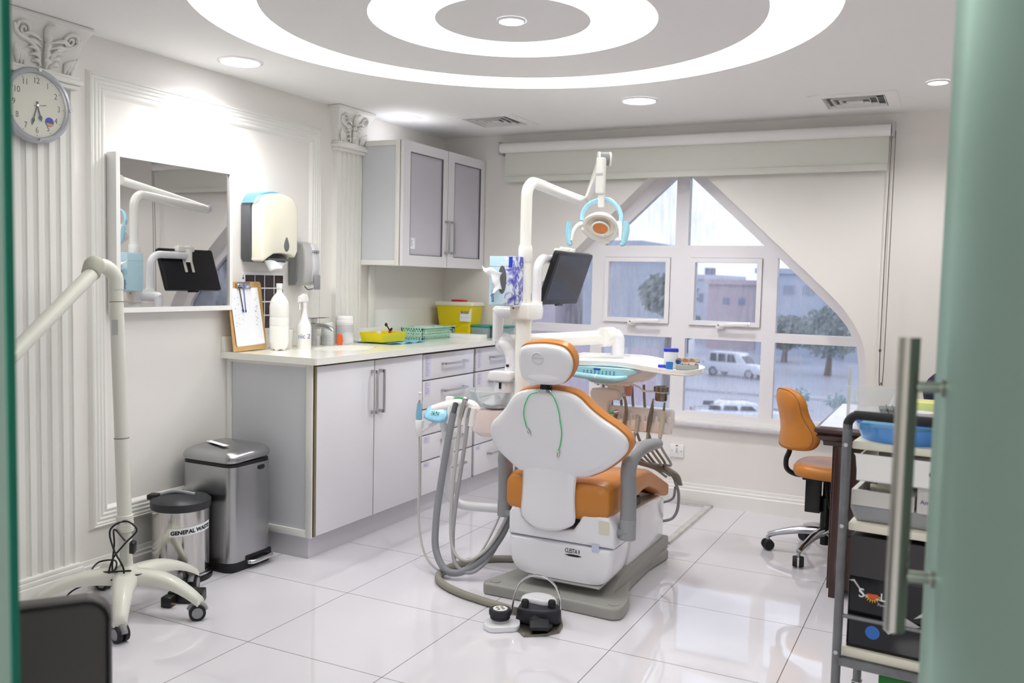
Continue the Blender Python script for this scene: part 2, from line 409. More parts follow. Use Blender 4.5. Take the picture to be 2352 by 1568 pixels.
# ribbed panel moulding on the left wall, with mitred corners
def frame_mould(x, y0, y1, z0, z1, w):
    n = 44; prof = []
    for i in range(n+1):
        t = i/n
        if t < .16: h = .02*math.sin(t/.16*PI/2)
        elif t > .9: h = .009*(1-t)/.1
        else: h = .013+.005*abs(math.sin((t-.16)/.74*PI*4))-.006*(t-.16)
        prof.append((t*w, h))
    t = bmesh.new(); loops = []
    for q, h in prof:
        loops.append([t.verts.new((x+h, y, z)) for y, z in ((y0+q, z0+q), (y1-q, z0+q), (y1-q, z1-q), (y0+q, z1-q))])
    for A, B in zip(loops, loops[1:]):
        for i in range(4): t.faces.new((A[i], A[(i+1) % 4], B[(i+1) % 4], B[i]))
    bmesh.ops.recalc_face_normals(t, faces=t.faces)
    m = MB(); m._add(t); return m
struct(frame_mould(XL, 2.53, 4.04, .255, 2.185, .095).out('trim_1', MOULD, ang=30))

# fluted pilasters with leafy capitals
def pilaster(name, y0, y1, z0, over=.0):
    yc = (y0+y1)/2; w = y1-y0; root = MB(); x = XL
    pts = [(y0, 0)]; nf = 5; fw = w*.9/nf
    for i in range(nf):
        a = y0+w*.05+fw*i
        pts += [(a, .03), (a+fw*.5, .03), (a+fw*.55, .022), (a+fw*.75, .016), (a+fw*.95, .022)]
    pts += [(y1-w*.05, .03), (y1, .03), (y1, 0)]; pts[0] = (y0, 0); pts.insert(1, (y0, .03))
    root.prism([(-p[0], p[1]) for p in pts], (x, 0, z0), -Y, X, -(2.08-z0) if (-Y).cross(X).z < 0 else (2.08-z0))
    sh = root.out(name, MOULD, ang=20); struct(sh)
    m = MB()
    for z, h, e in ((2.08, .018, .012), (2.098, .02, .024), (2.118, .014, .014)): m.box((x+.02+e/2, yc, z+h/2), (.04+e, w+2*e, h), bev=.004)
    m.out('necking', MOULD, sh)
    m = MB()
    # bell flaring to the abacus
    def bell(a, b):
        z = 2.132+b*(H-.02-2.132); fl = .006+.045*b**2.5
        return (x+.032+fl, yc+(a-.5)*(w+2*fl), z)
    m.grid(bell, 8, 10)
    for s in (0, 1):
        m.grid(lambda a, b, s=s: (x+a*(.032+.006+.045*b**2.5), yc+(s-.5)*(w+2*(.006+.045*b**2.5)), 2.132+b*(H-.02-2.132)), 2, 10)
    m.box((x+.045, yc, H-.0105), (.09, w+.105, .019), bev=.004)
    # acanthus leaves and scrolls
    def P(a, b, o=.006):
        p = Vector(bell(a, b)); p.x += o; return p
    for s in (-1, 1):
        sp = []
        for i in range(34):
            th = i/33*PI*3.2; rr = .085*(1-i/36); sp.append(P(.5+s*(.30+rr*math.cos(th)*1.1), .72+rr*2.0*math.sin(th), .007))
        m.tube(sp, lambda t: .008*(1-.5*t), 6, 2)
        m.tube([P(.5+s*.08, .05), P(.5+s*.1, .3), P(.5+s*.2, .5), P(.5+s*.38, .62), P(.5+s*.42, .8)], [.004, .011, .01, .006], 6, 6)
        for q in range(5):
            b = .12+.13*q; m.tube([P(.5+s*.06, b-.05), P(.5+s*(.13+.02*q), b+.03, .014), P(.5+s*(.2+.03*q), b, .008)], [.003, .009, .002], 6, 5)
        for q in range(3): m.tube([P(.5+s*(.3+.05*q), .02), P(.5+s*(.32+.05*q), .2, .013), P(.5+s*(.38+.04*q), .3+.04*q, .02)], [.004, .012, .004], 6, 5)
    for q in range(4): m.tube([P(.5, .02+.16*q), P(.5, .18+.16*q, .018), P(.5, .24+.17*q, .008)], [.005, .014, .003], 6, 5)
    m.tube([P(.5, .6), P(.47, .8, .015), P(.53, .92, .02)], [.01, .013, .008], 6, 5)
    m.out('capital', MOULD, sh, ang=60)
    if z0 < .2:
        m = MB()
        for z, h, e in ((0, .11, .02), (.11, .02, .012), (.13, .016, .005)): m.box((x+.02+e/2, yc, z+h/2), (.04+e, w+2*e, h), bev=.004)
        m.out('plinth', MOULD, sh)
pilaster('trim_2', 2.185, 2.455, .0)
pilaster('trim_3', 4.155, 4.395, .97)
struct(MB().span((XL, 4.50, .97), (XL+.02, 4.56, 1.43), bev=.003).out('trim_4', MOULD))
struct(MB().span((XL, 4.56, .97), (XL+.008, 5.395, 1.16), bev=.002).out('trim_5', MOULD))

# ---------------------------------------------------------------- window
win = plate = None
slope = lambda x: 1.607+.912*(-1.077-x)
fx = lambda p: [(2*-1.595-a, b) for a, b in p][::-1]
top_r = [(-1.553, 1.605), (-1.079, 1.605), (-1.553, 2.040)]
mid_r = [(-.995, 1.075), (-.560, 1.075), (-.566, 1.098), (-.585, 1.132), (-.64, 1.20), (-.72, 1.279), (-.80, 1.355), (-.995, 1.535)]
low_r = [(-.995, .556), (-.499, .556), (-.504, .72), (-.512, .90), (-.528, 1.020), (-.995, 1.020)]
sash_r = [(-1.50, 1.135), (-1.115, 1.135), (-1.115, 1.50), (-1.50, 1.50)]
lowm_r = [(-1.552, .556), (-1.075, .556), (-1.075, 1.020), (-1.552, 1.020)]
shapes = [top_r, fx(top_r), mid_r, fx(mid_r), low_r, fx(low_r), lowm_r, fx(lowm_r)]
sashes = [sash_r, fx(sash_r)]
def grow(p, e):
    xs = [q[0] for q in p]; zs = [q[1] for q in p]
    return [(min(xs)-e, min(zs)-e), (max(xs)+e, min(zs)-e), (max(xs)+e, max(zs)+e), (min(xs)-e, max(zs)+e)]
arch2 = [(cx+(a-cx)*1.004, .517+(b-.517)*1.003) for a, b in arch]
wroot = MB().plate(arch2, shapes+[grow(s, .03) for s in sashes], (0, 5.60, 0), X, Z, .055).out('window_1', PVC, ang=20); struct(wroot)
for p in shapes:
    MB().prism(p, (0, 5.585, 0), X, Z, .004).out('glass_pane', PANE, wroot, ang=10)
    c0 = (sum(a for a, b in p)/len(p), sum(b for a, b in p)/len(p))
for p, sgn in zip(sashes, (1, 1)):
    s = MB().plate(grow(p, .028), [p], (0, 5.595, 0), X, Z, .065).out('opening_sash', PVC, wroot, ang=20)
    MB().prism(p, (0, 5.575, 0), X, Z, .004).out('glass_pane', PANE, s, ang=10)
    m = MB().plate(grow(p, .030), [grow(p, .0285)], (0, 5.5448, 0), X, Z, .0006).out('seal_line', SEAM, s)
    x1 = p[1][0]-.02 if p is sash_r else max(a for a, b in p)-.02
    m = MB(); z = 1.118
    m.box((x1-.19, 5.515, z-.012), (.05, .03, .03), bev=.006); m.tube([(x1-.19, 5.50, z-.004), (x1-.12, 5.49, z+.002), (x1, 5.49, z+.008)], .013, 10, flat=.45)
    m.cyl((x1-.02, 5.482, z+.006), (x1-.02, 5.477, z+.006), .007)
    m.out('stay_handle', PLAST, s)
    MB().box((x1-.19, 5.499, z-.004), (.022, .003, .008)).out('latch', DSTEEL, s)
struct(MB().span((-2.80, 5.365, .487), (-.40, 5.56, .515), bev=.006).out('trim_6', MARBLE))

# roller blind above the window
bl = thing('roller_blind', 'rolled-up off-white roller blind mounted above the arched window', 'blind', (-1.58, 5.33, 2.0))
MB().cyl((-2.785, 5.33, 2.235), (-.385, 5.33, 2.228), .033, n=28).out('roller_tube', PLAST, bl)
m = MB(); m.span((-2.765, 5.352, 2.02), (-.395, 5.355, 2.235)); m.span((-2.765, 5.340, 2.012), (-.395, 5.362, 2.05), bev=.004); m.out('fabric', mat('blind_fabric', '#dfe0d8', .8, bump=.1, bscale=300), bl)
for x in (-2.795, -.375): MB().box((x, 5.355, 2.235), (.012, .085, .085), bev=.003).out('bracket', LGREY, bl)
m = MB(); m.tube([(-.362, 5.33, 2.22), (-.362, 5.34, 1.6), (-.364, 5.35, .90), (-.372, 5.35, .84), (-.384, 5.345, .90), (-.386, 5.34, 1.6), (-.380, 5.33, 2.2)], .0025, 6, 12)
m.ball((-.386, 5.345, 1.02), .007, (1, 1, 1.8)); m.out('bead_chain', DSTEEL, bl)

# ---------------------------------------------------------------- lights in the ceiling
LENS = emis('lamp_lens', '#f8f6ff', 9)
def downlight(x, y, r_, label, power, depth=.012, spot=150):
    t = thing('ceiling_downlight', label, 'ceiling light', (x, y, H), 0)
    m = MB(); m.lathe([(r_*1.2, -.001), (r_*1.2, -.005), (r_*1.05, -.009), (r_, -.006), (r_, .0)], (x, y, H), n=40, close=False); m.out('trim_ring', PLAST, t)
    MB().cyl((x, y, H-.003), (x, y, H-.0005), r_*1.0, n=40).out('lens', LENS, t)
    l = bpy.data.lights.new('downlight_lamp', 'SPOT'); l.energy = power; l.spot_size = math.radians(spot); l.spot_blend = .7; l.shadow_soft_size = r_*.8; l.color = (1, .985, .96)
    o = bpy.data.objects.new('downlight_lamp', l); C.objects.link(o); o.location = (0, 0, -.03); o.parent = t
    return t
downlight(-2.995, 3.137, .085, 'large round ceiling downlight above the wall mirror', 19)
downlight(-1.578, 4.588, .085, 'large round ceiling downlight between the light recess and the window', 22)
downlight(-.145, 4.654, .042, 'small ceiling downlight near the right-hand air vent', 12)
downlight(-3.014, 4.602, .042, 'small ceiling downlight above the wall cabinet', 9, spot=120)
downlight(-1.552, 3.029, .045, 'small downlight in the centre disc of the ceiling recess', 9)

def vent(x, y, rz, label):
    t = thing('ceiling_vent', label, 'air vent', (x, y, H), rz)
    m = MB(); m.plate(rrect(.42, .42, .01), [rrect(.30, .30, .004)], (0, 0, -.006), X, Y, .006); m.out('frame', CEIL, t, local=True)
    MB().box((0, 0, .0455), (.298, .298, .002)).out('backing', BLACK, t, local=True)
    for i in range(4):
        a, b = .148-.036*i, .148-.036*i-.011; h0, h1 = .010, -.007
        mm = bmesh.new(); L0 = [mm.verts.new((sx*a, sy*a, h1)) for sx, sy in ((1, 1), (-1, 1), (-1, -1), (1, -1))]; L1 = [mm.verts.new((sx*b, sy*b, h0)) for sx, sy in ((1, 1), (-1, 1), (-1, -1), (1, -1))]
        for k in range(4): mm.faces.new((L0[k], L0[(k+1) % 4], L1[(k+1) % 4], L1[k]))
        q = MB(); q._add(mm); ob = q.out('louvre', PLAST, t, local=True)
        s = ob.modifiers.new('s', 'SOLIDIFY'); s.thickness = .002
    return t
vent(-2.60, 4.88, 0, 'square white air vent in ceiling near the wall cabinet')
vent(-.54, 4.99, 0, 'square white air vent in ceiling above the blind\'s right end')

# ---------------------------------------------------------------- wall clock
ck = thing('wall_clock', 'round silver-rimmed wall clock hung on the fluted pilaster', 'clock', (-3.22, 2.268, 1.985))
c0 = Vector((-3.226, 2.268, 1.985))
MB().lathe([(.0, 0), (.125, 0), (.142, .012), (.143, .03), (.137, .045), (.126, .05), (.122, .044), (.12, .03), (0, .03)], c0, X, 56).out('rim', mat('silver_lacquer', '#b9bcc4', .3, metal=.5), ck)
MB().cyl(c0+X*.0305, c0+X*.032, .119, n=56).out('dial', mat('clock_dial', '#dcdcd0', .5), ck)
fc = c0+X*.0325; CI = mat('clock_ink', '#77786f', .6)
for k in range(1, 13):
    a = math.radians(90-30*k); p = fc+Y*math.cos(a)*.093+Z*(math.sin(a)*.093-.010)
    MB().text(str(k), p, Y, Z, .032, 'CENTER', .0003, .85).out('numeral', CI, ck)
    MB().box(fc+Y*math.cos(a)*.112+Z*math.sin(a)*.112, (.0008, .003, .003)).out('hour_mark', CI, ck)
def hand(name, ang, L, wd, x):
    a = math.radians(ang); d = Y*math.cos(a)+Z*math.sin(a); s = Y*-math.sin(a)+Z*math.cos(a)
    MB().prism([(-.015, -wd*.4), (L*.6, -wd*.5), (L*.72, -wd*1.6), (L, 0), (L*.72, wd*1.6), (L*.6, wd*.5), (-.015, wd*.4)], fc+X*x, d, s, .001).out(name, DGREY, ck)
hand('minute_hand', -106, .082, .004, .002); hand('hour_hand', -74, .062, .005, .0035); hand('second_hand', 8, .04, .0012, .005)
MB().cyl(fc, fc+X*.007, .004).out('hand_pin', CHROME, ck)
MB().lathe([(.124, .044), (.10, .05), (0, .053)], c0, X, 48, close=False).out('cover_glass', film('clock_glass', '#ffffff', .02, .03), ck)
stk = MB().cyl(fc+Y*.052-Z*.055+X*.0, fc+Y*.052-Z*.055+X*.0012, .018, n=28).out('round_sticker', mat('sticker_blue', '#3743b4', .5), ck, label='blue and orange round sticker on the dial')
MB().prism([(.0165*math.cos(math.radians(t)), .0165*math.sin(math.radians(t))) for t in range(195, 350, 12)], fc+Y*.052-Z*.055+X*.0013, Y, Z, .0005).out('sticker_band', mat('sticker_orange', '#e29a2c', .5), stk)
for a in (0, 90, 180, 270):
    p = c0+X*.042+Y*math.cos(math.radians(a))*.131+Z*math.sin(math.radians(a))*.131
    MB().cyl(p, p+X*.014, .0062, n=16).out('rim_stud', CHROME, ck)

# ---------------------------------------------------------------- mirror
mr = thing('wall_mirror', 'rectangular wall mirror in a white box frame', 'mirror', (-3.245, 2.965, 1.185))
MB().plate([(2.628, 1.183), (3.302, 1.183), (3.302, 1.862), (2.628, 1.862)], [(2.648, 1.205), (3.283, 1.205), (3.283, 1.842), (2.648, 1.842)][::1] and [[(2.648, 1.205), (3.283, 1.205), (3.283, 1.842), (2.648, 1.842)]], (-3.255, 0, 0), Y, Z, .057).out('frame', PLAST, mr)
MB().span((-3.225, 2.646, 1.203), (-3.208, 3.285, 1.844)).out('mirror_glass', MIRROR, mr)

# ---------------------------------------------------------------- paper towel dispenser
pd = thing('paper_towel_dispenser', 'cream paper towel dispenser on the wall right of the mirror', 'dispenser', (-3.22, 3.51, 1.41))
y0, y1, z0, z1 = 3.422, 3.690, 1.435, 1.775
def arcshape(y0, y1, z0, z1, e=.035):
    o = [(y0, z0+.02), (y0+.015, z0), (y1-.015, z0), (y1, z0+.02), (y1, z1-.07), (y1-.02, z1-.04)]
    for k in range(7): t = k/6; yy = y1-.035-(y1-y0-.07)*t; o.append((yy, z1-.022+e*.6*math.sin(PI*t)))
    o += [(y0+.02, z1-.04), (y0, z1-.07)]; return o
MB().prism(arcshape(y0-.004, y1+.004, z0-.012, z1+.002), (-3.258, 0, 0), Y, Z, .062, bev=.004).out('back_box', DGREY, pd)
cov = [(y0, z0+.012), (y0-.003, z0-.002), (y0+.012, z0-.010), (y0+.04, z0+.006), (y0+.085, z0+.030)] + [(y0+.085+(y1-y0-.14)*k/5, z0+.030+.006*math.sin(PI*k/5)) for k in range(1, 6)] + [(y1-.02, z0+.018), (y1, z0+.05)] + arcshape(y0, y1, z0, z1)[4:]
MB().prism(cov, (-3.196, 0, 0), Y, Z, .078, bev=.016, seg=4).out('front_cover', CREAM, pd, ang=50)
MB().box((-3.165, (y0+y1)/2+.02, z0+.004), (.05, .17, .012), bev=.004).out('dispensing_slot', DGREY, pd)
m = MB(); dr = []
for k in range(25):
    t = k/24*2*PI; rr = .020*(1+.0*math.cos(t)); dr.append((rr*math.sin(t)*(1-.45*max(0, math.cos(t))), .032*math.cos(t)*(1 if math.cos(t) < 0 else 1.35)))
m.prism(dr, (-3.120, 3.600, 1.512), Y, Z, .004, bev=.0012); m.out('level_window', mat('smoke_window', '#6c6d72', .12, coat=.5), pd)
def paper(a, b):
    y = 3.47+.17*a; return (-3.15+.02*b+.02*math.sin(a*5), y+.02*b*(1-a), 1.43-.052*b*(1.05-a*.8)+.005*math.sin(a*9))
m = MB(); m.grid(paper, 14, 5); tw = m.out('paper_towel', PAPER, pd)
q = tw.modifiers.new('s', 'SOLIDIFY'); q.thickness = .0012
m = MB(); m.prism([(y, z+.0) for y, z in arcshape(y0-.010, y1+.008, z1-.13, z1+.012)][4:], (-3.256, 0, 0), Y, Z, .10, bev=.012); m.out('plastic_wrap', FILMB, pd, label='crinkled blue plastic film over the top')

# ---------------------------------------------------------------- soap dispenser
sd = thing('soap_dispenser', 'grey wall soap dispenser with small push pad, right of the towel dispenser', 'dispenser', (-3.23, 3.84, 1.30))
side = [(0, 1.305), (.075, 1.308), (.098, 1.33), (.108, 1.42), (.102, 1.50), (.085, 1.535), (.03, 1.545), (0, 1.54)]
MB().prism([(a*.55, b) for a, b in side], (-3.255, 3.893, 0), X, Z, .118, bev=.006).out('back_case', GREYP, sd)
MB().prism(side, (-3.252, 3.890, 0), X, Z, .108, bev=.014, seg=3).out('front_case', LGREY, sd, ang=50)
MB().prism([(a*1.06, b) for a, b in side[1:-1]], (-3.250, 3.896, 0), X, Z, .055, bev=.012, seg=3).out('side_cheek', mat('pale_grey_case', '#cfd0d4', .25, coat=.3), sd, ang=50)
MB().box((-3.134, 3.866, 1.325), (.012, .048, .080), bev=.005).out('push_pad', GREYP, sd)
MB().text('GOJO', (-3.135, 3.826, 1.482), Y, Z, .022, 'LEFT', .0006, 1, .0005).out('lettering', DGREY, sd)
MB().tube([(-3.19, 3.83, 1.302), (-3.175, 3.84, 1.285), (-3.165, 3.87, 1.29)], .003).out('nozzle', DGREY, sd)

# ---------------------------------------------------------------- poster with photos
po = thing('wall_poster', 'white laminated poster of small dark photos taped behind the clipboard', 'poster', (-3.258, 3.58, 1.08))
MB().box((-3.2585, 3.585, 1.222), (.0015, .325, .30)).out('sheet', PAPER, po)
PH = mat('dark_photo', '#4a3f3d', .3, var=.55, vscale=28)
for i in range(4):
    for j in range(4 if i > 1 else 4):
        MB().box((-3.2574, 3.485+.072*i-.0, 1.325-.071*j), (.0006, .066, .064)).out('photo', PH, po)
m = MB(); m.box((-3.2574, 3.436, 1.352), (.0006, .003, .014)); m.cyl((-3.2577, 3.436, 1.34), (-3.257, 3.436, 1.34), .006); m.out('thermometer_symbol', INKB, po)

# ---------------------------------------------------------------- base cabinets and worktop
ZT = .975
def handle_v(parent, y, z0, z1, x=-2.70):
    m = MB(); m.span((x, y-.006, z0), (x+.035, y+.006, z0+.016)); m.span((x, y-.006, z1-.016), (x+.035, y+.006, z1)); m.span((x+.028, y-.006, z0), (x+.040, y+.006, z1), bev=.002); m.out('handle', STEEL, parent)
def handle_h(parent, y0, y1, z, x=-2.70):
    m = MB(); m.span((x, y0, z-.006), (x+.032, y0+.016, z+.006)); m.span((x, y1-.016, z-.006), (x+.032, y1, z+.006)); m.span((x+.026, y0, z-.006), (x+.036, y1, z+.006), bev=.002); m.out('handle', STEEL, parent)
def cabinet(label, y0, y1, left=False, right=False):
    t = thing('base_cabinet', label, 'cabinet', (-2.98, (y0+y1)/2, 0))
    m = MB(); m.span((XL+.001, y0, .0), (-2.742, y1, .105)); m.out('plinth', mat('plinth_grey_white', '#cfcdd2', .35), t)
    if left:
        m = MB(); m.span((XL+.001, y0, .105), (-2.722, y0+.018, .942)); m.span((XL+.001, y1-.018, .105), (-2.722, y1, .942)); m.span((XL+.001, y0+.018, .105), (-2.722, y1-.018, .123)); m.span((XL+.001, y0+.018, .123), (XL+.012, y1-.018, .942))
    else: m = MB(); m.span((XL+.001, y0, .105), (-2.722, y1, .942))
    m.out('carcass', SIDE, t)
    m = MB(); m.span((-2.722, y0+.0005, .108), (-2.7185, y1-.0005, .942)); m.out('front_seam', SEAM, t)
    if left:
        m = MB(); m.span((-2.752, y0-.012, .105), (-2.716, y0-.0005, .942), bev=.002); m.span((XL+.001, y0-.012, .105), (XL+.032, y0-.0005, .942), bev=.002); m.span((XL+.032, y0-.012, .105), (-2.752, y0-.0005, .14), bev=.002); m.span((XL+.032, y0-.012, .925), (-2.752, y0-.0005, .942), bev=.002)
        m.out('edge_trim', MOULD, t)
    return t
def door(t, y0, y1, hy):
    d = MB().span((-2.717, y0+.003, .115), (-2.70, y1-.003, .930), bev=.0015).out('door', WHITE, t)
    MB().plate([(y0+.002, .1135), (y1-.002, .1135), (y1-.002, .9315), (y0+.002, .9315)], [[(y0+.007, .118), (y1-.007, .118), (y1-.007, .927), (y0+.007, .927)]], (-2.7165, 0, 0), Y, Z, .0145).out('edge_band', BRASSY, d)
    handle_v(d, hy, .655, .882); return d
rows = [.930, .778, .612, .462, .312, .113]
def drawers(t, y0, y1, hy0, hy1):
    for k in range(5):
        a, b = rows[k+1], rows[k]
        d = MB().span((-2.717, y0+.004, a+.004), (-2.70, y1-.004, b-.003), bev=.0015).out('drawer', WHITE, t)
        handle_h(d, hy0, hy1, (a+b)/2+.01+(.012 if k > 2 else 0))
        m = MB(); rr = random.Random(k*7+int(y0*100)); n = (12, 7, 3, 3, 2)[k]; L = MB().span((-2.7005, y0+.02, b-.018-.0105*n), (-2.6996, y0+.085, b-.008)).out('contents_label', mat('label_paper', '#dcdaec', .5), d)
        for i in range(n): m.span((-2.6996, y0+.026, b-.018-.0098*i), (-2.6992, y0+.026+rr.uniform(.018, .045), b-.0155-.0098*i))
        m.out('handwriting', mat('label_ink', '#8a8aa4', .6), L)
c1 = cabinet('white base cabinet at the near end with two tall doors', 3.332, 4.266, left=True)
door(c1, 3.335, 3.802, 3.778); door(c1, 3.802, 4.265, 3.842)
c2 = cabinet('white five-drawer base cabinet between the door cabinet and dark gap', 4.267, 4.864)
drawers(c2, 4.267, 4.862, 4.47, 4.74)
c3 = cabinet('white five-drawer base cabinet in the corner under the window wall', 4.865, 5.398)
drawers(c3, 4.885, 5.395, 5.06, 5.33)
MB().span((-2.7184, 4.866, .11), (-2.7165, 4.884, .94)).out('gap_strip', SEAM, c3)

wt = thing('worktop', 'long cream stone worktop with sink cut-out on the base cabinets', 'worktop', (-2.96, 4.34, .945))
sink = [(-2.955+.135*math.cos(t/36*2*PI), 3.885+.215*math.sin(t/36*2*PI)) for t in range(36)]
MB().plate([(XL+.001, 3.285), (-2.672, 3.285), (-2.665, 3.292), (-2.665, 5.398), (XL+.001, 5.398)], [sink], (0, 0, .943), X, Y, .032).out('slab', STONE, wt, ang=30)
tag(MB().span((XL+.001, 3.286, ZT), (XL+.022, 5.396, ZT+.075), bev=.003).out('stone_upstand', STONE), 'low cream stone upstand along the wall behind the worktop', 'upstand')
bs = thing('sink_basin', 'white oval sink set under the worktop', 'sink', (-2.955, 3.885, .80))
m = MB(); m.grid(lambda a, b: (-2.955+(.137*math.cos(b*PI/2)**.35+.004*0)*math.cos(a*2*PI)*(1-.0*b), 3.885+.217*math.cos(b*PI/2)**.35*math.sin(a*2*PI), .9425-.13*math.sin(b*PI/2)**1.0), 48, 14)
m.out('bowl', mat('sink_ceramic', '#f1f1ef', .12, coat=.5), bs, ang=60)
MB().cyl((-2.955, 3.885, .8128), (-2.955, 3.885, .816), .022).out('drain', CHROME, bs)

# ---------------------------------------------------------------- wall cabinet
wc = thing('wall_cabinet', 'white wall cabinet with two frosted-glass doors in the corner', 'cabinet', (-3.1, 4.89, 1.43))
ya, yb, za, zb = 4.40, 5.392, 1.432, 2.165
MB().span((XL+.001, ya, za), (-2.965, yb, zb)).out('carcass', SIDE, wc)
m = MB(); m.span((-2.99, ya-.010, za), (-2.962, ya-.0005, zb), bev=.002); m.span((XL+.001, ya-.010, za), (XL+.03, ya-.0005, zb), bev=.002); m.span((XL+.03, ya-.010, za), (-2.99, ya-.0005, za+.03), bev=.002); m.span((XL+.03, ya-.010, zb-.03), (-2.99, ya-.0005, zb), bev=.002); m.out('edge_trim', MOULD, wc)
MB().span((-2.965, ya, za), (-2.960, yb, zb)).out('front_seam', BRASSY, wc)
for a, b, hy in ((ya, 4.902, 4.885), (4.912, yb, 4.955)):
    o_ = [(a, za), (b, za), (b, zb), (a, zb)]; i_ = [(a+.075, za+.065), (b-.055, za+.065), (b-.055, zb-.06), (a+.075, zb-.06)]
    d = MB().plate(o_, [i_], (-2.959, 0, 0), Y, Z, .02).out('door', WHITE, wc)
    MB().plate(i_, [[(p+(.004 if p < (a+b)/2 else -.004), q_+(.004 if q_ < 1.8 else -.004)) for p, q_ in i_]], (-2.949, 0, 0), Y, Z, .0105).out('bead', DGREY, d)
    MB().prism(i_, (-2.952, 0, 0), Y, Z, .004).out('frosted_pane', FROSTC, d)
    x = -2.939; m = MB()
    for z in (1.525, 1.72): m.span((x, hy-.008, z-.008), (x+.03, hy+.008, z+.008), bev=.002)
    m.span((x+.024, hy-.005, 1.517), (x+.036, hy+.005, 1.728), bev=.002); m.out('handle', STEEL, d)
    if a == ya:
        L = MB().span((-2.9478, a+.082, 1.535), (-2.9468, a+.145, 1.60)).out('sticker', PAPER, d, label='small white printed sticker')
        m = MB()
        for i, q_ in enumerate((.012, .03, .022, .032, .026)): m.span((-2.9468, a+.088, 1.59-.0095*i), (-2.9464, a+.09+q_, 1.592-.0095*i))
        m.out('print', INK, L)

# ---------------------------------------------------------------- things on the worktop
cb = thing('clipboard', 'tan hardboard clipboard with paper sheets leaning under the mirror', 'clipboard', (-3.20, 3.42, ZT))
ax = Vector((-.13, .0, .99)).normalized(); ay = Vector((0, 1, 0)); o0 = Vector((-3.178, 3.285, ZT+.002)); nx = ay.cross(ax)
R_ = MB().prism([(0, 0), (.228, 0), (.235, .01), (.235, .335), (.225, .345), (.008, .345), (0, .335)], o0, (ay+ax*.02), ax, .004).out('board', KRAFT, cb)
for k in range(3): MB().prism([(.028-.004*k, .022+.003*k), (.222-.002*k, .03+.002*k), (.2, .318), (.006, .312)], o0+nx*(.005+.0022*k), ay, ax, .0014).out('paper_sheet', PAPER, cb)
m = MB(); rr = random.Random(3)
for k in range(30): m.prism([(.03, .285-.0078*k), (.19+.0006*k, .287-.0078*k), (.19+.0006*k, .2876-.0078*k), (.03, .2856-.0078*k)], o0+nx*.0112, ay, ax, .0003)
m.out('printed_lines', mat('faint_line', '#c4c6d4', .7), cb)
m = MB()
for k in range(34):
    col = rr.choice((.028, .05, .075, .168, .178)); zz = .27-.19*rr.random()*(1 if col > .1 else .8); m.prism([(col, zz), (col+rr.uniform(.004, .012), zz+rr.uniform(-.004, .004)), (col+.002, zz+.003)], o0+nx*.0114, ay, ax, .0003)
m.out('handwriting', INKB, cb)
m = MB(); m.prism([(.05, .312), (.15, .312), (.145, .335), (.055, .335)], o0+nx*.011, ay, ax, .008, bev=.002); m.cyl(o0+ay*.055+ax*.338+nx*.012, o0+ay*.145+ax*.338+nx*.012, .006); m.out('clip', CHROME, cb)
for i, (a, b, dd) in enumerate(((.068, .16, .012), (.098, .16, .0))):
    p = thing('pen', ('left' if i == 0 else 'right')+' of two blue ballpoint pens hanging from the clipboard clip', 'pen', tuple(o0+ay*a+ax*.2), group=None)
    A = o0+ay*a+ax*.318+nx*.016; B = A+ax*-.115+ay*dd
    MB().cyl(A, B, .0022, n=8).out('barrel', (BLACK if i == 0 else INKB), p); MB().cyl(B, B-ax*.010, .004, .003, n=8).out('cap', DBLUE, p); MB().cyl(A-ax*.004, A+ax*.018, .0045, n=8).out('clip_cap', DBLUE, p)

bt = thing('plastic_bottle', 'tall white refillable plastic bottle between clipboard and spray bottle', 'bottle', (-3.12, 3.55, ZT))
def pet(n=60):
    m = MB(); prof = [(.036, 0), (.046, .02), (.049, .045), (.049, .12), (.0478, .124), (.049, .128), (.049, .165), (.0478, .169), (.049, .173), (.049, .225), (.045, .25), (.034, .272), (.020, .288), (.0145, .298), (.0145, .32)]
    def f(a, b):
        i = b*(len(prof)-1); j = min(int(i), len(prof)-2); t = i-j; r_ = prof[j][0]*(1-t)+prof[j+1][0]*t; z = prof[j][1]*(1-t)+prof[j+1][1]*t
        th = a*2*PI; r_ *= 1-(.16*max(0, 1-z/.04))*(.5-.5*math.cos(5*th)); return (-3.12+r_*math.cos(th), 3.55+r_*math.sin(th), ZT+z+(.006*(.5-.5*math.cos(5*th)) if z < .001 else 0))
    m.grid(f, n, 42); return m
pet().out('body', TRANSL, bt, ang=60)
MB().lathe([(0, 0), (.0165, 0), (.0165, .022), (.015, .026), (0, .026)], (-3.12, 3.55, ZT+.316)).out('screw_cap', PLAST, bt)
tag(MB().lathe([(0, 0), (.026, 0), (.032, .10), (.030, .10), (.025, .006), (0, .006)], (-3.18, 3.685, ZT), n=28, close=False).out('plastic_cup', TRANSL), 'plain white cup squeezed between tall bottle and spray bottle', 'cup')
sp = thing('spray_bottle', 'white trigger spray bottle with handwriting beside the tap', 'bottle', (-3.10, 3.72, ZT))
MB().lathe([(0, 0), (.036, 0), (.038, .006), (.038, .115), (.034, .128), (.022, .155), (.0155, .185), (.0125, .215), (.012, .225), (0, .225)], (-3.10, 3.72, ZT)).out('body', TRANSL, sp)
m = MB(); m.cyl((-3.10, 3.72, ZT+.222), (-3.10, 3.72, ZT+.245), .0145); m.out('collar', PLAST, sp)
m = MB(); m.prism([(-.045, .245), (-.04, .275), (-.01, .29), (.012, .287), (.028, .262), (.024, .245)], (-3.111, 3.72, ZT), Y, Z, .022, bev=.005); m.out('spray_head', PLAST, sp)
m = MB(); m.tube([(-3.10, 3.70, ZT+.25), (-3.10, 3.685, ZT+.235), (-3.10, 3.683, ZT+.205)], .004, flat=.8); m.out('trigger', PLAST, sp)
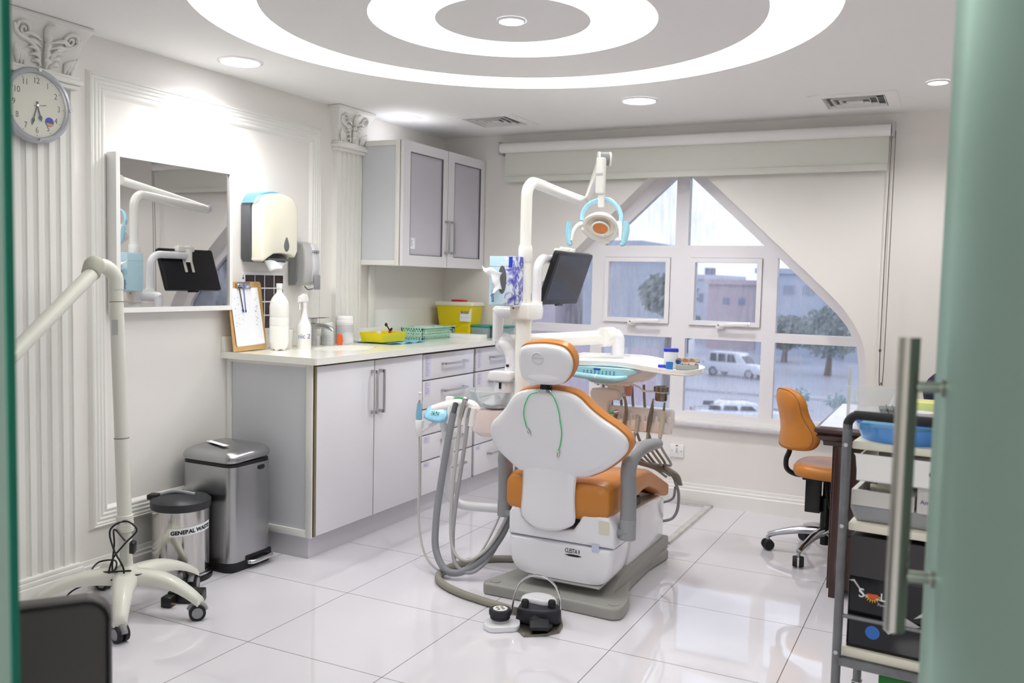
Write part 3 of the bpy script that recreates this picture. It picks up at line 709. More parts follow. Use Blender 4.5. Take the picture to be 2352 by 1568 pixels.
m = MB(); ww = Vector((.447, .894, 0))*-1; ww = Vector((.80, .60, 0)); 
m.text('nic 2', Vector((-3.10, 3.72, ZT+.055))+Vector((.6, -.8, 0))*.0385-Vector((.8, .6, 0))*.030, (.8, .6, 0), Z, .034, 'LEFT', .0004); m.out('handwriting', INKB, sp)

fa = thing('basin_tap', 'brushed steel lever mixer tap behind the sink', 'tap', (-3.17, 3.885, ZT))
m = MB(); m.tube([(-3.17, 3.885, ZT), (-3.17, 3.885, ZT+.05), (-3.168, 3.885, ZT+.10), (-3.165, 3.885, ZT+.125)], [.020, .016, .0165, .021], 20); m.out('body', STEEL, fa)
MB().tube([(-3.17, 3.885, ZT+.11), (-3.10, 3.88, ZT+.112), (-3.045, 3.875, ZT+.103), (-3.028, 3.873, ZT+.090)], [.017, .013, .011, .009], 16, flat=1.2).out('spout', STEEL, fa)
m = MB(); m.cyl((-3.168, 3.885, ZT+.127), (-3.168, 3.885, ZT+.150), .015, .02); m.box((-3.135, 3.885, ZT+.156), (.12, .034, .006), (0, -.06, 0), bev=.002); m.out('lever', STEEL, fa)

for i, (x, y, n, lab) in enumerate(((-3.165, 4.0, 7, 'stack of upturned white plastic cups in clear wrap beside the tap'),)):
    t = thing('cup_stack', lab, 'cups', (x, y, ZT))
    for k in range(n): MB().lathe([(.034, 0), (.0355, .003), (.034, .006), (.026, .07), (0, .07)], (x, y, ZT+.009*k), n=28, close=False).out('cup', PLAST, t)
    MB().lathe([(.037, 0), (.038, .05), (.032, .115), (.028, .128)], (x, y, ZT), n=18, close=False).out('wrapper', FILMC, t)
t = thing('cup_sleeve', 'short clear-wrapped sleeve of white cups lying behind the cup stack', 'cups', (-3.21, 3.95, ZT))
MB().lathe([(.0, 0), (.026, 0), (.03, .05), (0, .052)], (-3.215, 3.955, ZT), n=20).out('cup', PLAST, t)
sn = thing('snack_packet', 'small orange and white packet beside the wipes tub', 'packet', (-3.13, 4.045, ZT))
PK = mat('orange_white_packet', '#e5602d', .4, var=.0)
m = MB(); m.prism([(0, 0), (.03, 0), (.035, .03), (.028, .06), (.005, .062), (-.004, .03)], (-3.125, 4.03, ZT), (.2, .98, 0), Z, .016, bev=.005); m.out('wrapper', PK, sn)
m = MB(); m.ball((-3.10, 4.10, ZT+.036), .036, (1, 1.1, 1)); tag(m.out('crumpled_wrap', film('crinkled_film', '#e8ecef', .38, .08)), 'ball of crumpled clear wrap before the wipes tub', 'wrap')
tb = thing('wipes_tub', 'round white wipes tub with grey printed label', 'tub', (-3.17, 4.165, ZT))
MB().lathe([(0, 0), (.046, 0), (.048, .004), (.048, .125), (0, .125)], (-3.17, 4.165, ZT)).out('body', TRANSL, tb)
MB().lathe([(0, 0), (.0505, 0), (.0505, .016), (.049, .018), (.0495, .02), (.0495, .036), (.046, .041), (0, .041)], (-3.17, 4.165, ZT+.118)).out('lid', PLAST, tb)
L = MB().lathe([(.0484, .035), (.0484, .108)], (-3.17, 4.165, ZT), close=False).out('label', mat('tub_label', '#c4c4c8', .45), tb)
MB().text('1.', (-3.132, 4.138, ZT+.045), (.8, .6, 0), Z, .02, 'LEFT', .0004).out('handwriting', INK, tb)

pad = MB(); pad.grid(lambda a, b: (-3.20+.30*b+.015*math.sin(a*3), 4.24+.37*a+.02*b, ZT+.0012+.004*(abs(a-.5)*2)**6+.004*(abs(b-.5)*2)**8*(1+math.sin(a*20))), 24, 20)
tag(pad.out('absorbent_pad', CYAN), 'light blue absorbent sheet spread beside the sink', 'pad')
yt = thing('yellow_tray', 'small deep yellow plastic tray standing on the blue sheet', 'tray', (-3.05, 4.40, ZT+.008))
def tapbox(m, x0, x1, y0, y1, z0, h, fl, th):
    o_ = [(x0, y0), (x1, y0), (x1, y1), (x0, y1)]
    t = bmesh.new()
    cx_, cy_ = (x0+x1)/2, (y0+y1)/2
    def ring(e, z): return [t.verts.new((p+(e if p > cx_ else -e), q_+(e if q_ > cy_ else -e), z)) for p, q_ in o_]
    rs_ = [ring(0, z0), ring(fl, z0+h), ring(fl-th, z0+h), ring(-th, z0+th)]
    t.faces.new(rs_[0][::-1]); t.faces.new(rs_[3])
    for A, B in zip(rs_, rs_[1:]):
        for i in range(4): t.faces.new((A[i], A[(i+1) % 4], B[(i+1) % 4], B[i]))
    bmesh.ops.recalc_face_normals(t, faces=t.faces); bmesh.ops.bevel(t, geom=t.edges[:], offset=.0015, segments=2, affect='EDGES')
    m._add(t); return m
tapbox(MB(), -3.13, -2.985, 4.275, 4.50, ZT+.006, .055, .012, .0025).out('tray_body', YEL, yt)
tag(MB().cyl((-3.06, 4.345, ZT+.0095), (-3.06, 4.345, ZT+.068), .014).out('small_jar', PLAST), 'small white capped jar inside the yellow tray', 'jar')
tag(MB().cyl((-3.04, 4.43, ZT+.0095), (-3.04, 4.43, ZT+.064), .009).out('red_cap_tube', RED), 'little red-capped tube inside the yellow tray', 'tube')
tl = thing('dispensing_gun', 'small black dispensing tool leaning out of the yellow tray', 'tool', (-3.07, 4.48, ZT+.01))
m = MB(); m.tube([(-3.07, 4.485, ZT+.01), (-3.075, 4.475, ZT+.068), (-3.08, 4.45, ZT+.10)], .004); m.box((-3.072, 4.485, ZT+.070), (.012, .03, .012), (.6, 0, 0), bev=.003); m.ball((-3.08, 4.448, ZT+.102), .009, (1, 1, 1.3)); m.out('shaft', BLACK, tl)
tag(MB().box((-3.09, 4.585, ZT+.026), (.03, .035, .05), bev=.001).out('small_box', mat('violet_print', '#7d79ad', .5)), 'tiny violet and white box right of the yellow tray', 'box')

# openwork basket
bk = thing('storage_basket', 'mint green openwork plastic basket in front of the sharps bin', 'basket', (-3.07, 4.92, ZT))
bx0, bx1, by0, by1 = -3.15, -2.985, 4.715, 5.10
def lattice(o_, u_, v_, L, h):
    """openwork side: rim strips and bars crossing at sixty degrees"""
    m = MB(); o_ = Vector(o_); w_ = u_.cross(v_)
    def bar(p, q_, wd=.0048):
        a = o_+u_*p[0]+v_*p[1]; b = o_+u_*q_[0]+v_*q_[1]; d_ = (b-a); Ln = d_.length; d_.normalize(); m.prism([(0, -wd/2), (Ln, -wd/2), (Ln, wd/2), (0, wd/2)], a, d_, w_.cross(d_), .0022)
    bar((0, .005), (L, .005), .010); bar((0, h-.006), (L, h-.006), .012); bar((.005, 0), (.005, h), .010); bar((L-.022, 0), (L-.022, h), .044) if L > .3 else bar((L-.005, 0), (L-.005, h), .010)
    st_ = .0195; n = int(L/st_)+6; k_ = h/math.tan(math.radians(60))
    for r_ in range(1, 4): bar((0, h*r_/4), (L, h*r_/4), .0035)
    for i in range(-5, n):
        for sg in (-1, 1):
            x0 = st_*i; x1 = x0+sg*k_; p0, p1 = (x0, 0), (x1, h)
            t0, t1 = 0, 1
            if x1 != x0:
                ta, tb = (0-x0)/(x1-x0), (L-x0)/(x1-x0)
                if ta > tb: ta, tb = tb, ta
                t0, t1 = max(t0, ta), min(t1, tb)
            if t1-t0 > .05: bar((x0+(x1-x0)*t0, h*t0), (x0+(x1-x0)*t1, h*t1))
    return m
lattice((bx1, by0, ZT+.002), Y, Z, by1-by0, .072).out('front_side', MINT, bk)
lattice((bx0, by0, ZT+.002), X, Z, bx1-bx0, .072).out('end_side', MINT, bk)
m = MB(); m.span((bx0, by0, ZT+.001), (bx1, by1, ZT+.003)); m.span((bx0, by0, ZT), (bx0+.002, by1, ZT+.073)); m.span((bx0, by1-.002, ZT), (bx1, by1, ZT+.073)); m.out('base_and_back', MINT, bk)
MB().plate([(bx0-.004, by0-.004), (bx1+.006, by0-.004), (bx1+.006, by1+.004), (bx0-.004, by1+.004)], [[(bx0+.003, by0+.003), (bx1-.002, by0+.003), (bx1-.002, by1-.003), (bx0+.003, by1-.003)]], (0, 0, ZT+.072), X, Y, .005).out('rim', MINT, bk)
MB().box((bx1+.001, by1-.045, ZT+.052), (.003, .032, .014), bev=.001).out('grip_slot', DGREY, bk)
for i, (y, c_) in enumerate(((4.86, '#c9dfe0'), (4.97, '#bcd7da'))): tag(MB().box((-3.07, y, ZT+.045), (.10, .09, .07), bev=.004).out('clear_packet', mat('packet_tint_%d' % i, c_, .3)), ('nearer' if i == 0 else 'farther')+' of two pale packets inside the mint basket', 'packet')

# sharps container
sh = thing('sharps_container', 'yellow sharps bin with white lid and dated label in the corner', 'container', (-3.06, 5.29, ZT))
t = MB(); tt = bmesh.new()
def rr_ring(w_, d_, z): return [tt.verts.new((-3.055+p, 5.285+q_, z)) for p, q_ in rrect(w_, d_, .02)]
A = rr_ring(.235, .14, ZT); B = rr_ring(.285, .17, ZT+.215); 
for i in range(len(A)): tt.faces.new((A[i], A[(i+1) % len(A)], B[(i+1) % len(B)], B[i]))
tt.faces.new(A[::-1]); tt.faces.new(B); t._add(tt); t.out('bin_body', YEL, sh)
MB().prism(rrect(.30, .185, .022), (-3.055, 5.285, ZT+.205), X, Y, .028, bev=.006).out('lid', mat('pale_lid', '#e9e5d2', .4), sh)
MB().prism(rrect(.11, .06, .02), (-3.05, 5.27, ZT+.232), X, Y, .014, bev=.004).out('red_flap', RED, sh)
lb = MB().box((-2.962, 5.203, ZT+.145), (.085, .0015, .085), (-.07, 0, 0)).out('date_label', PAPER, sh)
m = MB(); m.text('28/10/2025', (-3.001, 5.199, ZT+.155), X, Z, .022, 'LEFT', .0004, .66); m.text('27/12/2025', (-3.001, 5.2015, ZT+.115), X, Z, .022, 'LEFT', .0004, .66); m.out('dates', INK, lb)
tag(MB().span((-3.0, 5.03, ZT), (-2.75, 5.12, ZT+.03), bev=.002).out('flat_box', PLAST), 'low flat white box on the worktop\'s front edge', 'box')
for i, (x0, x1, y) in enumerate(((-2.93, -2.80, 5.28), (-2.79, -2.675, 5.31))):
    q = thing('lidded_container', ('left' if i == 0 else 'right')+' of two smoky containers with teal lids beside the sharps bin', 'container', ((x0+x1)/2, y, ZT))
    MB().span((x0, y-.06, ZT), (x1, y+.06, ZT+.07), bev=.008).out('tub', mat('smoky_plastic', '#8fa3a2', .15, coat=.4), q)
    MB().span((x0-.004, y-.064, ZT+.068), (x1+.004, y+.064, ZT+.082), bev=.005).out('lid', TEAL, q)

# ---------------------------------------------------------------- dental chair
dc = thing('dental_chair', 'dental patient chair with tan orange upholstery and white shells in room centre', 'dental chair', (-1.49, 3.75, 0))
def dome(outline, o, u, v, h, th, k=(1, .985, .95, .85, .6, .3, .06), hh=(0, .35, .62, .82, .95, 1, 1)):
    """outline shell, rim thickness th towards -w, crown height h towards +w"""
    o, u, v = Vector(o), Vector(u).normalized(), Vector(v).normalized(); w = u.cross(v); n = len(outline)
    cx_ = sum(p[0] for p in outline)/n; cy_ = sum(p[1] for p in outline)/n; t = bmesh.new(); R = []
    R.append([t.verts.new(o+u*(cx_+(p[0]-cx_)*.985)+v*(cy_+(p[1]-cy_)*.985)-w*th) for p in outline])
    R.append([t.verts.new(o+u*p[0]+v*p[1]-w*(th*.8)) for p in outline])
    for s, q in zip(k, hh): R.append([t.verts.new(o+u*(cx_+(p[0]-cx_)*s)+v*(cy_+(p[1]-cy_)*s)+w*h*q) for p in outline])
    for A, B in zip(R, R[1:]):
        for i in range(n): t.faces.new((A[i], A[(i+1) % n], B[(i+1) % n], B[i]))
    t.faces.new(R[0][::-1]); t.faces.new(R[-1]); bmesh.ops.recalc_face_normals(t, faces=t.faces)
    m = MB(); m._add(t); return m
SHELLW = mat('white_shell_enamel', '#e9e9ee', .16, coat=.6)
bp = [(-1.79, 3.40), (-1.795, 3.36), (-1.775, 3.335), (-1.73, 3.335), (-1.45, 3.335), (-1.24, 3.325), (-1.19, 3.325), (-1.160, 3.35), (-1.158, 3.40), (-1.175, 3.50), (-1.215, 3.60), (-1.243, 3.72), (-1.25, 4.0), (-1.262, 4.30), (-1.70, 4.30), (-1.72, 3.9), (-1.73, 3.7), (-1.76, 3.52)]
base = MB().prism(smooth2d(bp, 3), (0, 0, .0), X, Y, .052, bev=.012, seg=3).out('base_plate', BASEG, dc, ang=45)
m = MB(); m.prism([(3.45, .04), (3.52, .065), (3.60, .095), (3.68, .105), (4.28, .105), (4.28, .04)], (-1.243, 0, 0), Y, Z, -.46, bev=.01); m.out('raised_bed', BASEG, dc)
m = MB()
for x, y in ((-1.745, 3.375), (-1.20, 3.375)): MB().cyl((x, y, .052), (x, y, .0545), .022, n=28).out('foot_cap', BASEG, dc)
# rear plinth cover and lift body
MB().prism([(3.72, .10), (3.80, .335), (4.18, .325), (4.245, .30), (4.245, .10)], (-1.262, 0, 0), Y, Z, -.415, bev=.012, seg=3).out('plinth_cover', SHELLW, dc, ang=50)
MB().prism([(3.52, .13), (3.52, .35), (3.86, .345), (3.78, .12)], (-1.285, 0, 0), Y, Z, -.36, bev=.006).out('lift_cover', mat('grey_white_cover', '#dcdce0', .3, coat=.2), dc)
ped = [(-1.703, .37), (-1.706, .26), (-1.699, .185), (-1.68, .125), (-1.645, .104), (-1.60, .100), (-1.30, .098), (-1.265, .108), (-1.238, .155), (-1.222, .225), (-1.218, .345)]
lowo = [(-1.703, .37)]+ped[1:-1]
dome([(-1.704, .262), (-1.705, .23), (-1.702, .19), (-1.694, .155), (-1.678, .127), (-1.655, .110), (-1.62, .102), (-1.56, .099), (-1.46, .098), (-1.36, .098), (-1.305, .099), (-1.272, .104), (-1.250, .118), (-1.236, .145), (-1.227, .185), (-1.222, .225), (-1.220, .262), (-1.34, .262), (-1.46, .262), (-1.58, .262)], (0, 3.435, 0), X, Z, .035, .17, k=(1, .985, .955, .91, .6, .3, .05), hh=(0, .42, .78, .96, 1, 1, 1)).out('front_cover_lower', SHELLW, dc, ang=50)
up = [(-1.220, .266), (-1.220, .345), (-1.245, .392), (-1.285, .395), (-1.36, .395), (-1.376, .36), (-1.40, .325), (-1.50, .312), (-1.60, .322), (-1.638, .345), (-1.65, .385), (-1.690, .385), (-1.703, .36), (-1.703, .266)]
MB().prism(up, (0, 3.60, 0), X, Z, .197, bev=.014, seg=3).out('front_cover_upper', SHELLW, dc, ang=50)
MB().box((-1.44, 3.45, .094), (.33, .09, .012), bev=.004).out('bottom_lip', LGREY, dc)
lt = MB(); lt.text('CLESTA II', (-1.432, 3.399, .226), X, Z, .026, 'LEFT', .0006, .62); lt.prism([(.0, 0), (.02, .004), (.04, .0045), (.06, .004), (.078, 0), (.06, -.004), (.04, -.0045), (.02, -.004)], (-1.433, 3.4, .216), X, Z, .0015); lt.out('maker_lettering', INK, dc)
MB().box((-1.296, 3.3995, .262), (.032, .0015, .034)).out('rating_label', mat('pale_blue_label', '#c5cae2', .5), dc)
MB().box((-1.262, 3.402, .352), (.045, .0015, .055)).out('old_tape_patch', mat('yellowed_tape', '#d9d5c4', .5), dc)
# lower back cover
lowp = [(-.138, .566), (-.143, .50), (-.146, .42), (-.140, .35), (-.115, .325), (-.06, .312), (0, .308), (.06, .316), (.105, .335), (.122, .365), (.120, .40), (.108, .47), (.107, .52), (.112, .566)]
def lowf(a, b):
    z = .31+.27*b; k_ = b*12; hw = .128-.010*math.sin(b*PI)+.008*(1-b); x = -1.512+(a-.5)*2*hw*(1-.30*(1-b)**14)
    zz = z+.022*(abs(a-.5)*2)**2*(1-b)
    return (x, 3.372+.018*(abs(a-.5)*2)**4+.04*(1-b)**3*0+.03*(b-.4)**2, zz)
m = MB(); m.grid(lowf, 22, 18); ob = m.out('back_hinge_cover', SHELLW, dc, ang=60); q = ob.modifiers.new('s', 'SOLIDIFY'); q.thickness = .018; q.offset = -1
# seat cushion and leg section (tan vinyl)
st = [(3.405, .505, .385, .205), (3.42, .528, .368, .236), (3.47, .540, .362, .247), (3.58, .545, .37, .25), (3.72, .535, .39, .25), (3.86, .52, .41, .248), (3.97, .500, .405, .242), (4.08, .458, .37, .240), (4.20, .412, .325, .236), (4.30, .376, .292, .228), (4.335, .352, .297, .212)]
def seatf(a, b):
    i = b*(len(st)-1); j = min(int(i), len(st)-2); t = i-j; y, zt, zb, hw = (st[j][k]*(1-t)+st[j+1][k]*t for k in range(4))
    th = a*2*PI; c_, s_ = math.cos(th), math.sin(th); n_ = .38
    x = -1.487+hw*math.copysign(abs(c_)**n_, c_); z = (zt+zb)/2+(zt-zb)/2*math.copysign(abs(s_)**n_, s_)
    if s_ > .3: z -= .018*max(0, 1-abs(x+1.487)/(hw*.9))
    return (x, y, z)
m = MB(); m.grid(seatf, 44, 50)
t = bmesh.new(); vs = [t.verts.new(Vector(seatf(i/44, 0))+Vector((0, -.0, 0))) for i in range(44)]; c_ = t.verts.new((-1.487, 3.395, .445))
for i in range(44): t.faces.new((vs[i], vs[(i+1) % 44], c_))
m._add(t); t = bmesh.new(); vs = [t.verts.new(Vector(seatf(i/44, 1))) for i in range(44)]; c_ = t.verts.new((-1.487, 4.345, .327))
for i in range(44): t.faces.new((vs[i], vs[(i+1) % 44], c_))
m._add(t); bmesh.ops.remove_doubles(m.b, verts=m.b.verts, dist=1e-4); bmesh.ops.recalc_face_normals(m.b, faces=m.b.faces); m.out('seat_cushion', ORANGE, dc, ang=70)
m = MB(); m.prism([(3.9, .40), (4.06, .365), (4.30, .295), (4.27, .275), (4.06, .325), (3.9, .36)], (-1.32, 0, 0), Y, Z, -.33, bev=.005); m.out('leg_support', DSTEEL, dc)
MB().span((-1.70, 3.44, .345), (-1.27, 3.90, .385), bev=.006).out('seat_frame', RUBBER, dc)
# backrest: white shell behind, tan cushion in front, reclined 15 degrees towards the camera
ra = math.radians(15); bu, bv = X, Vector((0, -math.sin(ra), math.cos(ra))); P0 = Vector((-1.5, 3.42, .5))
shell = [(-0.132, 0.049), (-0.165, 0.057), (-0.204, 0.09), (-0.251, 0.135), (-0.273, 0.175), (-0.279, 0.224), (-0.267, 0.26), (-0.228, 0.298), (-0.190, 0.34), (-0.161, 0.382), (-0.129, 0.409), (-0.078, 0.425), (-0.029, 0.431), (0.012, 0.433), (0.067, 0.429), (0.113, 0.421), (0.15, 0.401), (0.188, 0.362), (0.237, 0.324), (0.295, 0.288), (0.335, 0.252), (0.345, 0.215), (0.326, 0.175), (0.261, 0.115), (0.196, 0.075), (0.116, 0.051)]
sm = smooth2d(shell, 4)
dome(sm, P0, bu, bv, .022, .012).out('backrest_shell', SHELLW, dc, ang=60)
cx_, cy_ = .035, .245
cush = [((p-cx_)*1.012+cx_+.008, (q_-cy_)*1.02+cy_) for p, q_ in sm]
m = dome(cush, P0-bu.cross(bv)*.012, bu, bv, .002, .05, k=(1, .9, .5, .06), hh=(0, 1, 1, 1)); m.out('backrest_cushion', ORANGE, dc, ang=70)
m = dome([(p*.97, q_) for p, q_ in cush], P0-bu.cross(bv)*.055, -bu, bv, .03, .01); 
o_ = dome([(-((p-cx_)*.97+cx_), (q_-cy_)*.97+cy_) for p, q_ in cush], P0-bu.cross(bv)*.060, -bu, bv, .028, .01, k=(1, .96, .9, .75, .5, .25, .05)); o_.out('front_padding', ORANGE, dc, ang=70)
m.b.free()
# headrest
hr = [(-0.099, 0.596), (-0.088, 0.611), (-0.058, 0.621), (0.012, 0.628), (0.075, 0.622), (0.108, 0.606), (0.127, 0.577), (0.130, 0.544), (0.119, 0.508), (0.088, 0.470), (0.045, 0.457), (-0.017, 0.454), (-0.067, 0.457), (-0.096, 0.476), (-0.107, 0.514), (-0.107, 0.562)]
hs = smooth2d(hr, 3); hP = P0+bv*.0+(bu.cross(bv))*.0
hd = dome(hs, hP, bu, bv, .020, .010).out('headrest_shell', SHELLW, dc, ang=60)
ch = [((p-.012)*1.03+.016, (q_-.542)*1.05+.545) for p, q_ in hs]
dome(ch, hP-bu.cross(bv)*.010, bu, bv, .002, .045, k=(1, .9, .5, .06), hh=(0, 1, 1, 1)).out('headrest_cushion', ORANGE, dc, ang=70)
wv = bu.cross(bv); bc = hP+bu*-.013+bv*.573+wv*.0195
MB().lathe([(.026, -.002), (.027, .002), (.024, .004), (.0225, .000), (0, -.002)], bc, wv, 32, close=False).out('release_button', mat('button_grey_white', '#d2d2d6', .25, coat=.3), hd)
MB().box(bc+wv*.001, (.044, .003, .003), (0, 0, 0)).out('button_groove', LGREY, hd)
MB().ball(hP+bu*.0+bv*.492+wv*.012, .05, (1.5, .28, .48), (-ra, 0, 0)).out('lower_bulge', SHELLW, hd)
m = MB(); p = hP+bu*.003+bv*.428+wv*.012
m.box(p, (.060, .016, .012), (-ra, 0, 0), bev=.003); m.box(p+bv*.008+wv*.004, (.052, .006, .01), (-ra, 0, 0), bev=.002); m.out('neck_clamp', CHROME, dc)
MB().box(hP+bu*.006+bv*.445+wv*.004, (.046, .02, .026), (-ra, 0, 0), bev=.002).out('neck_slide', BLACKG, dc)
# armrests
arm = MB(); arm.tube([(-1.185, 3.475, .37), (-1.185, 3.474, .50), (-1.188, 3.47, .585), (-1.184, 3.50, .640), (-1.175, 3.585, .662), (-1.168, 3.70, .662), (-1.166, 3.80, .652)], [.034, .033, .033, .034, .031, .027, .022], 18, 8); arm.out('armrest', ARMG, dc, ang=60)
MB().tube([(-1.185, 3.475, .30), (-1.185, 3.475, .385)], .035, 18, smooth=False).out('armrest_socket', LGREY if 0 else mat('armrest_grey_light', '#9c9da1', .38), dc)
m = MB(); m.span((-1.30, 3.44, .315), (-1.17, 3.515, .345), bev=.01); m.out('armrest_bracket', ARMG, dc)
arm = MB(); arm.tube([(-1.765, 3.49, .38), (-1.765, 3.488, .52), (-1.767, 3.485, .585), (-1.765, 3.52, .640), (-1.762, 3.60, .655), (-1.76, 3.72, .648)], [.032, .033, .033, .033, .03, .022], 18, 8); arm.out('armrest', ARMG, dc, ang=60)
MB().tube([(-1.765, 3.49, .315), (-1.765, 3.49, .385)], .034, 18, smooth=False).out('armrest_socket', ARMG, dc)
m = MB(); m.span((-1.765, 3.46, .32), (-1.66, 3.52, .35), bev=.008); m.out('armrest_bracket', ARMG, dc)
MB().prism([(0, .40), (.03, .62), (.055, .62), (.06, .40)], (-1.74, 3.62, 0), X, Z, -.1, bev=.006).out('side_link_cover', SHELLW, dc)

# bib chain
bb = thing('bib_chain', 'green bib cord with metal clips draped over the chair back', 'bib holder', (-1.49, 3.30, .62))
def onb(p, q_, e=.026): return P0+bu*p+bv*q_+wv*e
MB().tube([onb(-.028, .424, .02), onb(-.062, .412, .024), onb(-.088, .368), onb(-.098, .325), onb(-.095, .29), onb(-.090, .262)], .0021, 8, 8).out('cord', GREEN, bb)
MB().tube([onb(.028, .424, .02), onb(.045, .41, .024), onb(.062, .36), onb(.066, .30), onb(.068, .255), onb(.058, .205), onb(.048, .176)], .0021, 8, 8).out('cord', GREEN, bb)
for (a, b, s) in ((-.088, .262, (.012, -.035)), (.047, .176, (-.008, -.038))):
    m = MB(); A = onb(a, b, .027); B = onb(a+s[0], b+s[1], .027); n_ = (B-A).normalized().cross(wv)
    m.tube([A, A*.5+B*.5+n_*.005, B], [.002, .0035, .0015], 6, 4); m.tube([A, A*.5+B*.5-n_*.004, B], [.002, .0035, .0015], 6, 4); m.out('clip', CHROME, bb)

# ---------------------------------------------------------------- unit column (pole, clamp, arms)
uc = thing('unit_column', 'white dental unit pole with side arms rising behind the chair', 'column', (-1.875, 3.86, .2))
px_, py_ = -1.875, 3.86
MB().tube([(px_, py_, .25), (px_, py_, 1.18)], .038, 28, smooth=False).out('lower_pole', IVORY, uc)
MB().prism([(-.10, .0), (.09, .0), (.06, .40), (.045, .46), (-.055, .46), (-.08, .40)], (px_+.01, py_+.07, .25), X, Z, .14, bev=.015, seg=3).out('column_foot', SHELLW, uc)
MB().tube([(px_, py_+.02, .27), (px_+.1, py_+.02, .22), (px_+.22, py_+.02, .20)], .04, 18).out('chair_bracket', BASEG, uc)
MB().span((px_-.052, py_-.055, 1.172), (px_+.05, py_+.115, 1.252), bev=.012, seg=3).out('arm_clamp', IVORY, uc)
MB().box((px_+.0, py_-.0, 1.245), (.05, .05, .05)).out('clamp_core', IVORY, uc)
MB().cyl((px_-.03, py_-.0565, 1.228), (px_-.03, py_-.0545, 1.228), .004, n=12).out('clamp_screw', BLACK, uc)
MB().tube([(px_, py_, 1.25), (px_, py_, 1.53)], .0315, 26, smooth=False).out('middle_pole', IVORY, uc)
MB().lathe([(.0315, 1.445), (.034, 1.45), (.034, 1.515), (.0315, 1.525)], (px_, py_, 0), n=28, close=False).out('collar', IVORY, uc)
# side stub and drop arm to the delivery joint
m = MB(); m.tube([(px_-.02, 3.885, 1.207), (px_-.15, 3.90, 1.207), (px_-.175, 3.902, 1.200)], [.032, .034, .022], 22, 5); m.out('side_arm', SHELLW, uc)
MB().tube([(-2.035, 3.90, 1.205), (-2.035, 3.90, 1.11), (-2.037, 3.902, 1.06)], [.028, .026, .026], 22, 4).out('drop_tube', SHELLW, uc)

# dental light with arms
dl = thing('dental_light', 'dental operating light on a bent arm above the chair', 'lamp', (px_, py_, 1.53))
MB().tube([(px_, py_, 1.52), (px_, py_, 1.72), (px_, py_+.005, 1.785), (px_+.003, py_+.035, 1.822), (px_+.006, py_+.09, 1.832), (px_+.02, 4.18, 1.812), (-1.838, 4.46, 1.792)], .0275, 24, 8).out('swing_arm', IVORY, dl, ang=60)
m = MB(); m.ball((-1.835, 4.485, 1.79), .027, (1, 1.2, 1)); m.cyl((-1.834, 4.505, 1.775), (-1.834, 4.505, 1.82), .02); m.out('elbow_joint', SHELLW, dl)
MB().box((-1.822, 4.470, 1.795), (.012, .010, .014), bev=.002).out('joint_slot', BLACK, dl)
tip = Vector((-1.546, 4.016, 1.945)); piv = Vector((-1.828, 4.505, 1.803))
MB().tube([piv, piv*.6+tip*.4, tip*.92+piv*.08, tip], [.014, .022, .030, .028], 20, 5).out('spring_arm', IVORY, dl)
s_, u_, d_ = basis(piv-tip)
m = MB(); 
for sg in (-1, 1): m.cyl(tip+s_*sg*.022, tip+s_*sg*.031, .034, n=28)
m.out('pivot_cheek', IVORY, dl); MB().cyl(tip-s_*.024, tip+s_*.024, .033, n=28).out('pivot_hub', GREYP, dl)
MB().prism(rrect(.042, .17, .008), (tip.x-.0, tip.y-.018, 1.862), X, Z, .036, bev=.008, seg=3).out('hanger', IVORY, dl, ang=50)
MB().prism(rrect(.030, .10, .006), (tip.x+.002, tip.y-.012, 1.765), X, Z, .026, bev=.006).out('hanger_neck', IVORY, dl)
MB().box((tip.x-.001, tip.y-.0555, 1.868), (.036, .001, .010)).out('maker_strip', LGREY, dl)
hc = Vector((-1.541, 3.985, 1.625))
nn = Vector((.10, -.66, -.745)).normalized(); hu = X-nn*X.dot(nn); hu.normalize(); hv = nn.cross(hu)*-1
yk = MB(); yk.tube([hc+Vector((-.100, .0, .028)), hc+Vector((-.098, .01, .068)), hc+Vector((-.07, .02, .108)), hc+Vector((-.02, .028, .128)), hc+Vector((.03, .026, .124)), hc+Vector((.075, .018, .09)), hc+Vector((.098, .006, .048)), hc+Vector((.102, -.004, .005))], .0115, 14, 8); yk.out('yoke', BARR, dl, ang=60, label='yoke wrapped in light blue barrier film')
hd2 = MB(); hd2.lathe([(0, -.05), (.04, -.048), (.065, -.034), (.083, -.008), (.087, .0), (.084, .008), (.074, .010), (.070, .003), (.066, .001)], hc, nn, 44, close=False); hd2.out('lamp_head', IVORY, dl, ang=50)
MB().lathe([(.070, .003), (.0815, .0088), (.086, .004)], hc, nn, 44, close=False).out('head_rim', STEEL, dl)
MB().lathe([(.069, .002), (.045, .010), (.0, .013)], hc, nn, 40, close=False).out('clear_cover', film('lamp_cover', '#f4efe0', .3, .05), dl)
MB().lathe([(.0, .0), (.068, .0)], hc, nn, 40, close=False).out('reflector', mat('lamp_reflector', '#dcd4c2', .18, metal=.4), dl)
MB().torus(hc+nn*.0125, .040, .005, nn, 40, 8).out('inner_ring', IVORY, dl)
MB().cyl(hc+nn*.009, hc+nn*.0135, .037, n=36).out('copper_disc', mat('copper_reflector', '#b8733f', .22, metal=.75), dl)
m = MB(); m.box(hc+nn*.014+hv*.043, (.022, .012, .016), (-.7, 0, 0), bev=.002); m.out('ring_tab', IVORY, dl)
m = MB(); m.torus(hc-nn*.002, .088, .010, nn, 40, 8, 10, 170); 
top = [hc+(hu*math.cos(math.radians(a))+hv*math.sin(math.radians(a)))*.090-nn*.004 for a in range(5, 176, 10)]
MB().tube(top, .0115, 10, 3).out('head_bracket', IVORY, dl); m.b.free()
MB().box(hc+hv*.094+nn*.002, (.040, .028, .022), (-.8, 0, 0), bev=.006).out('bracket_block', IVORY, dl)
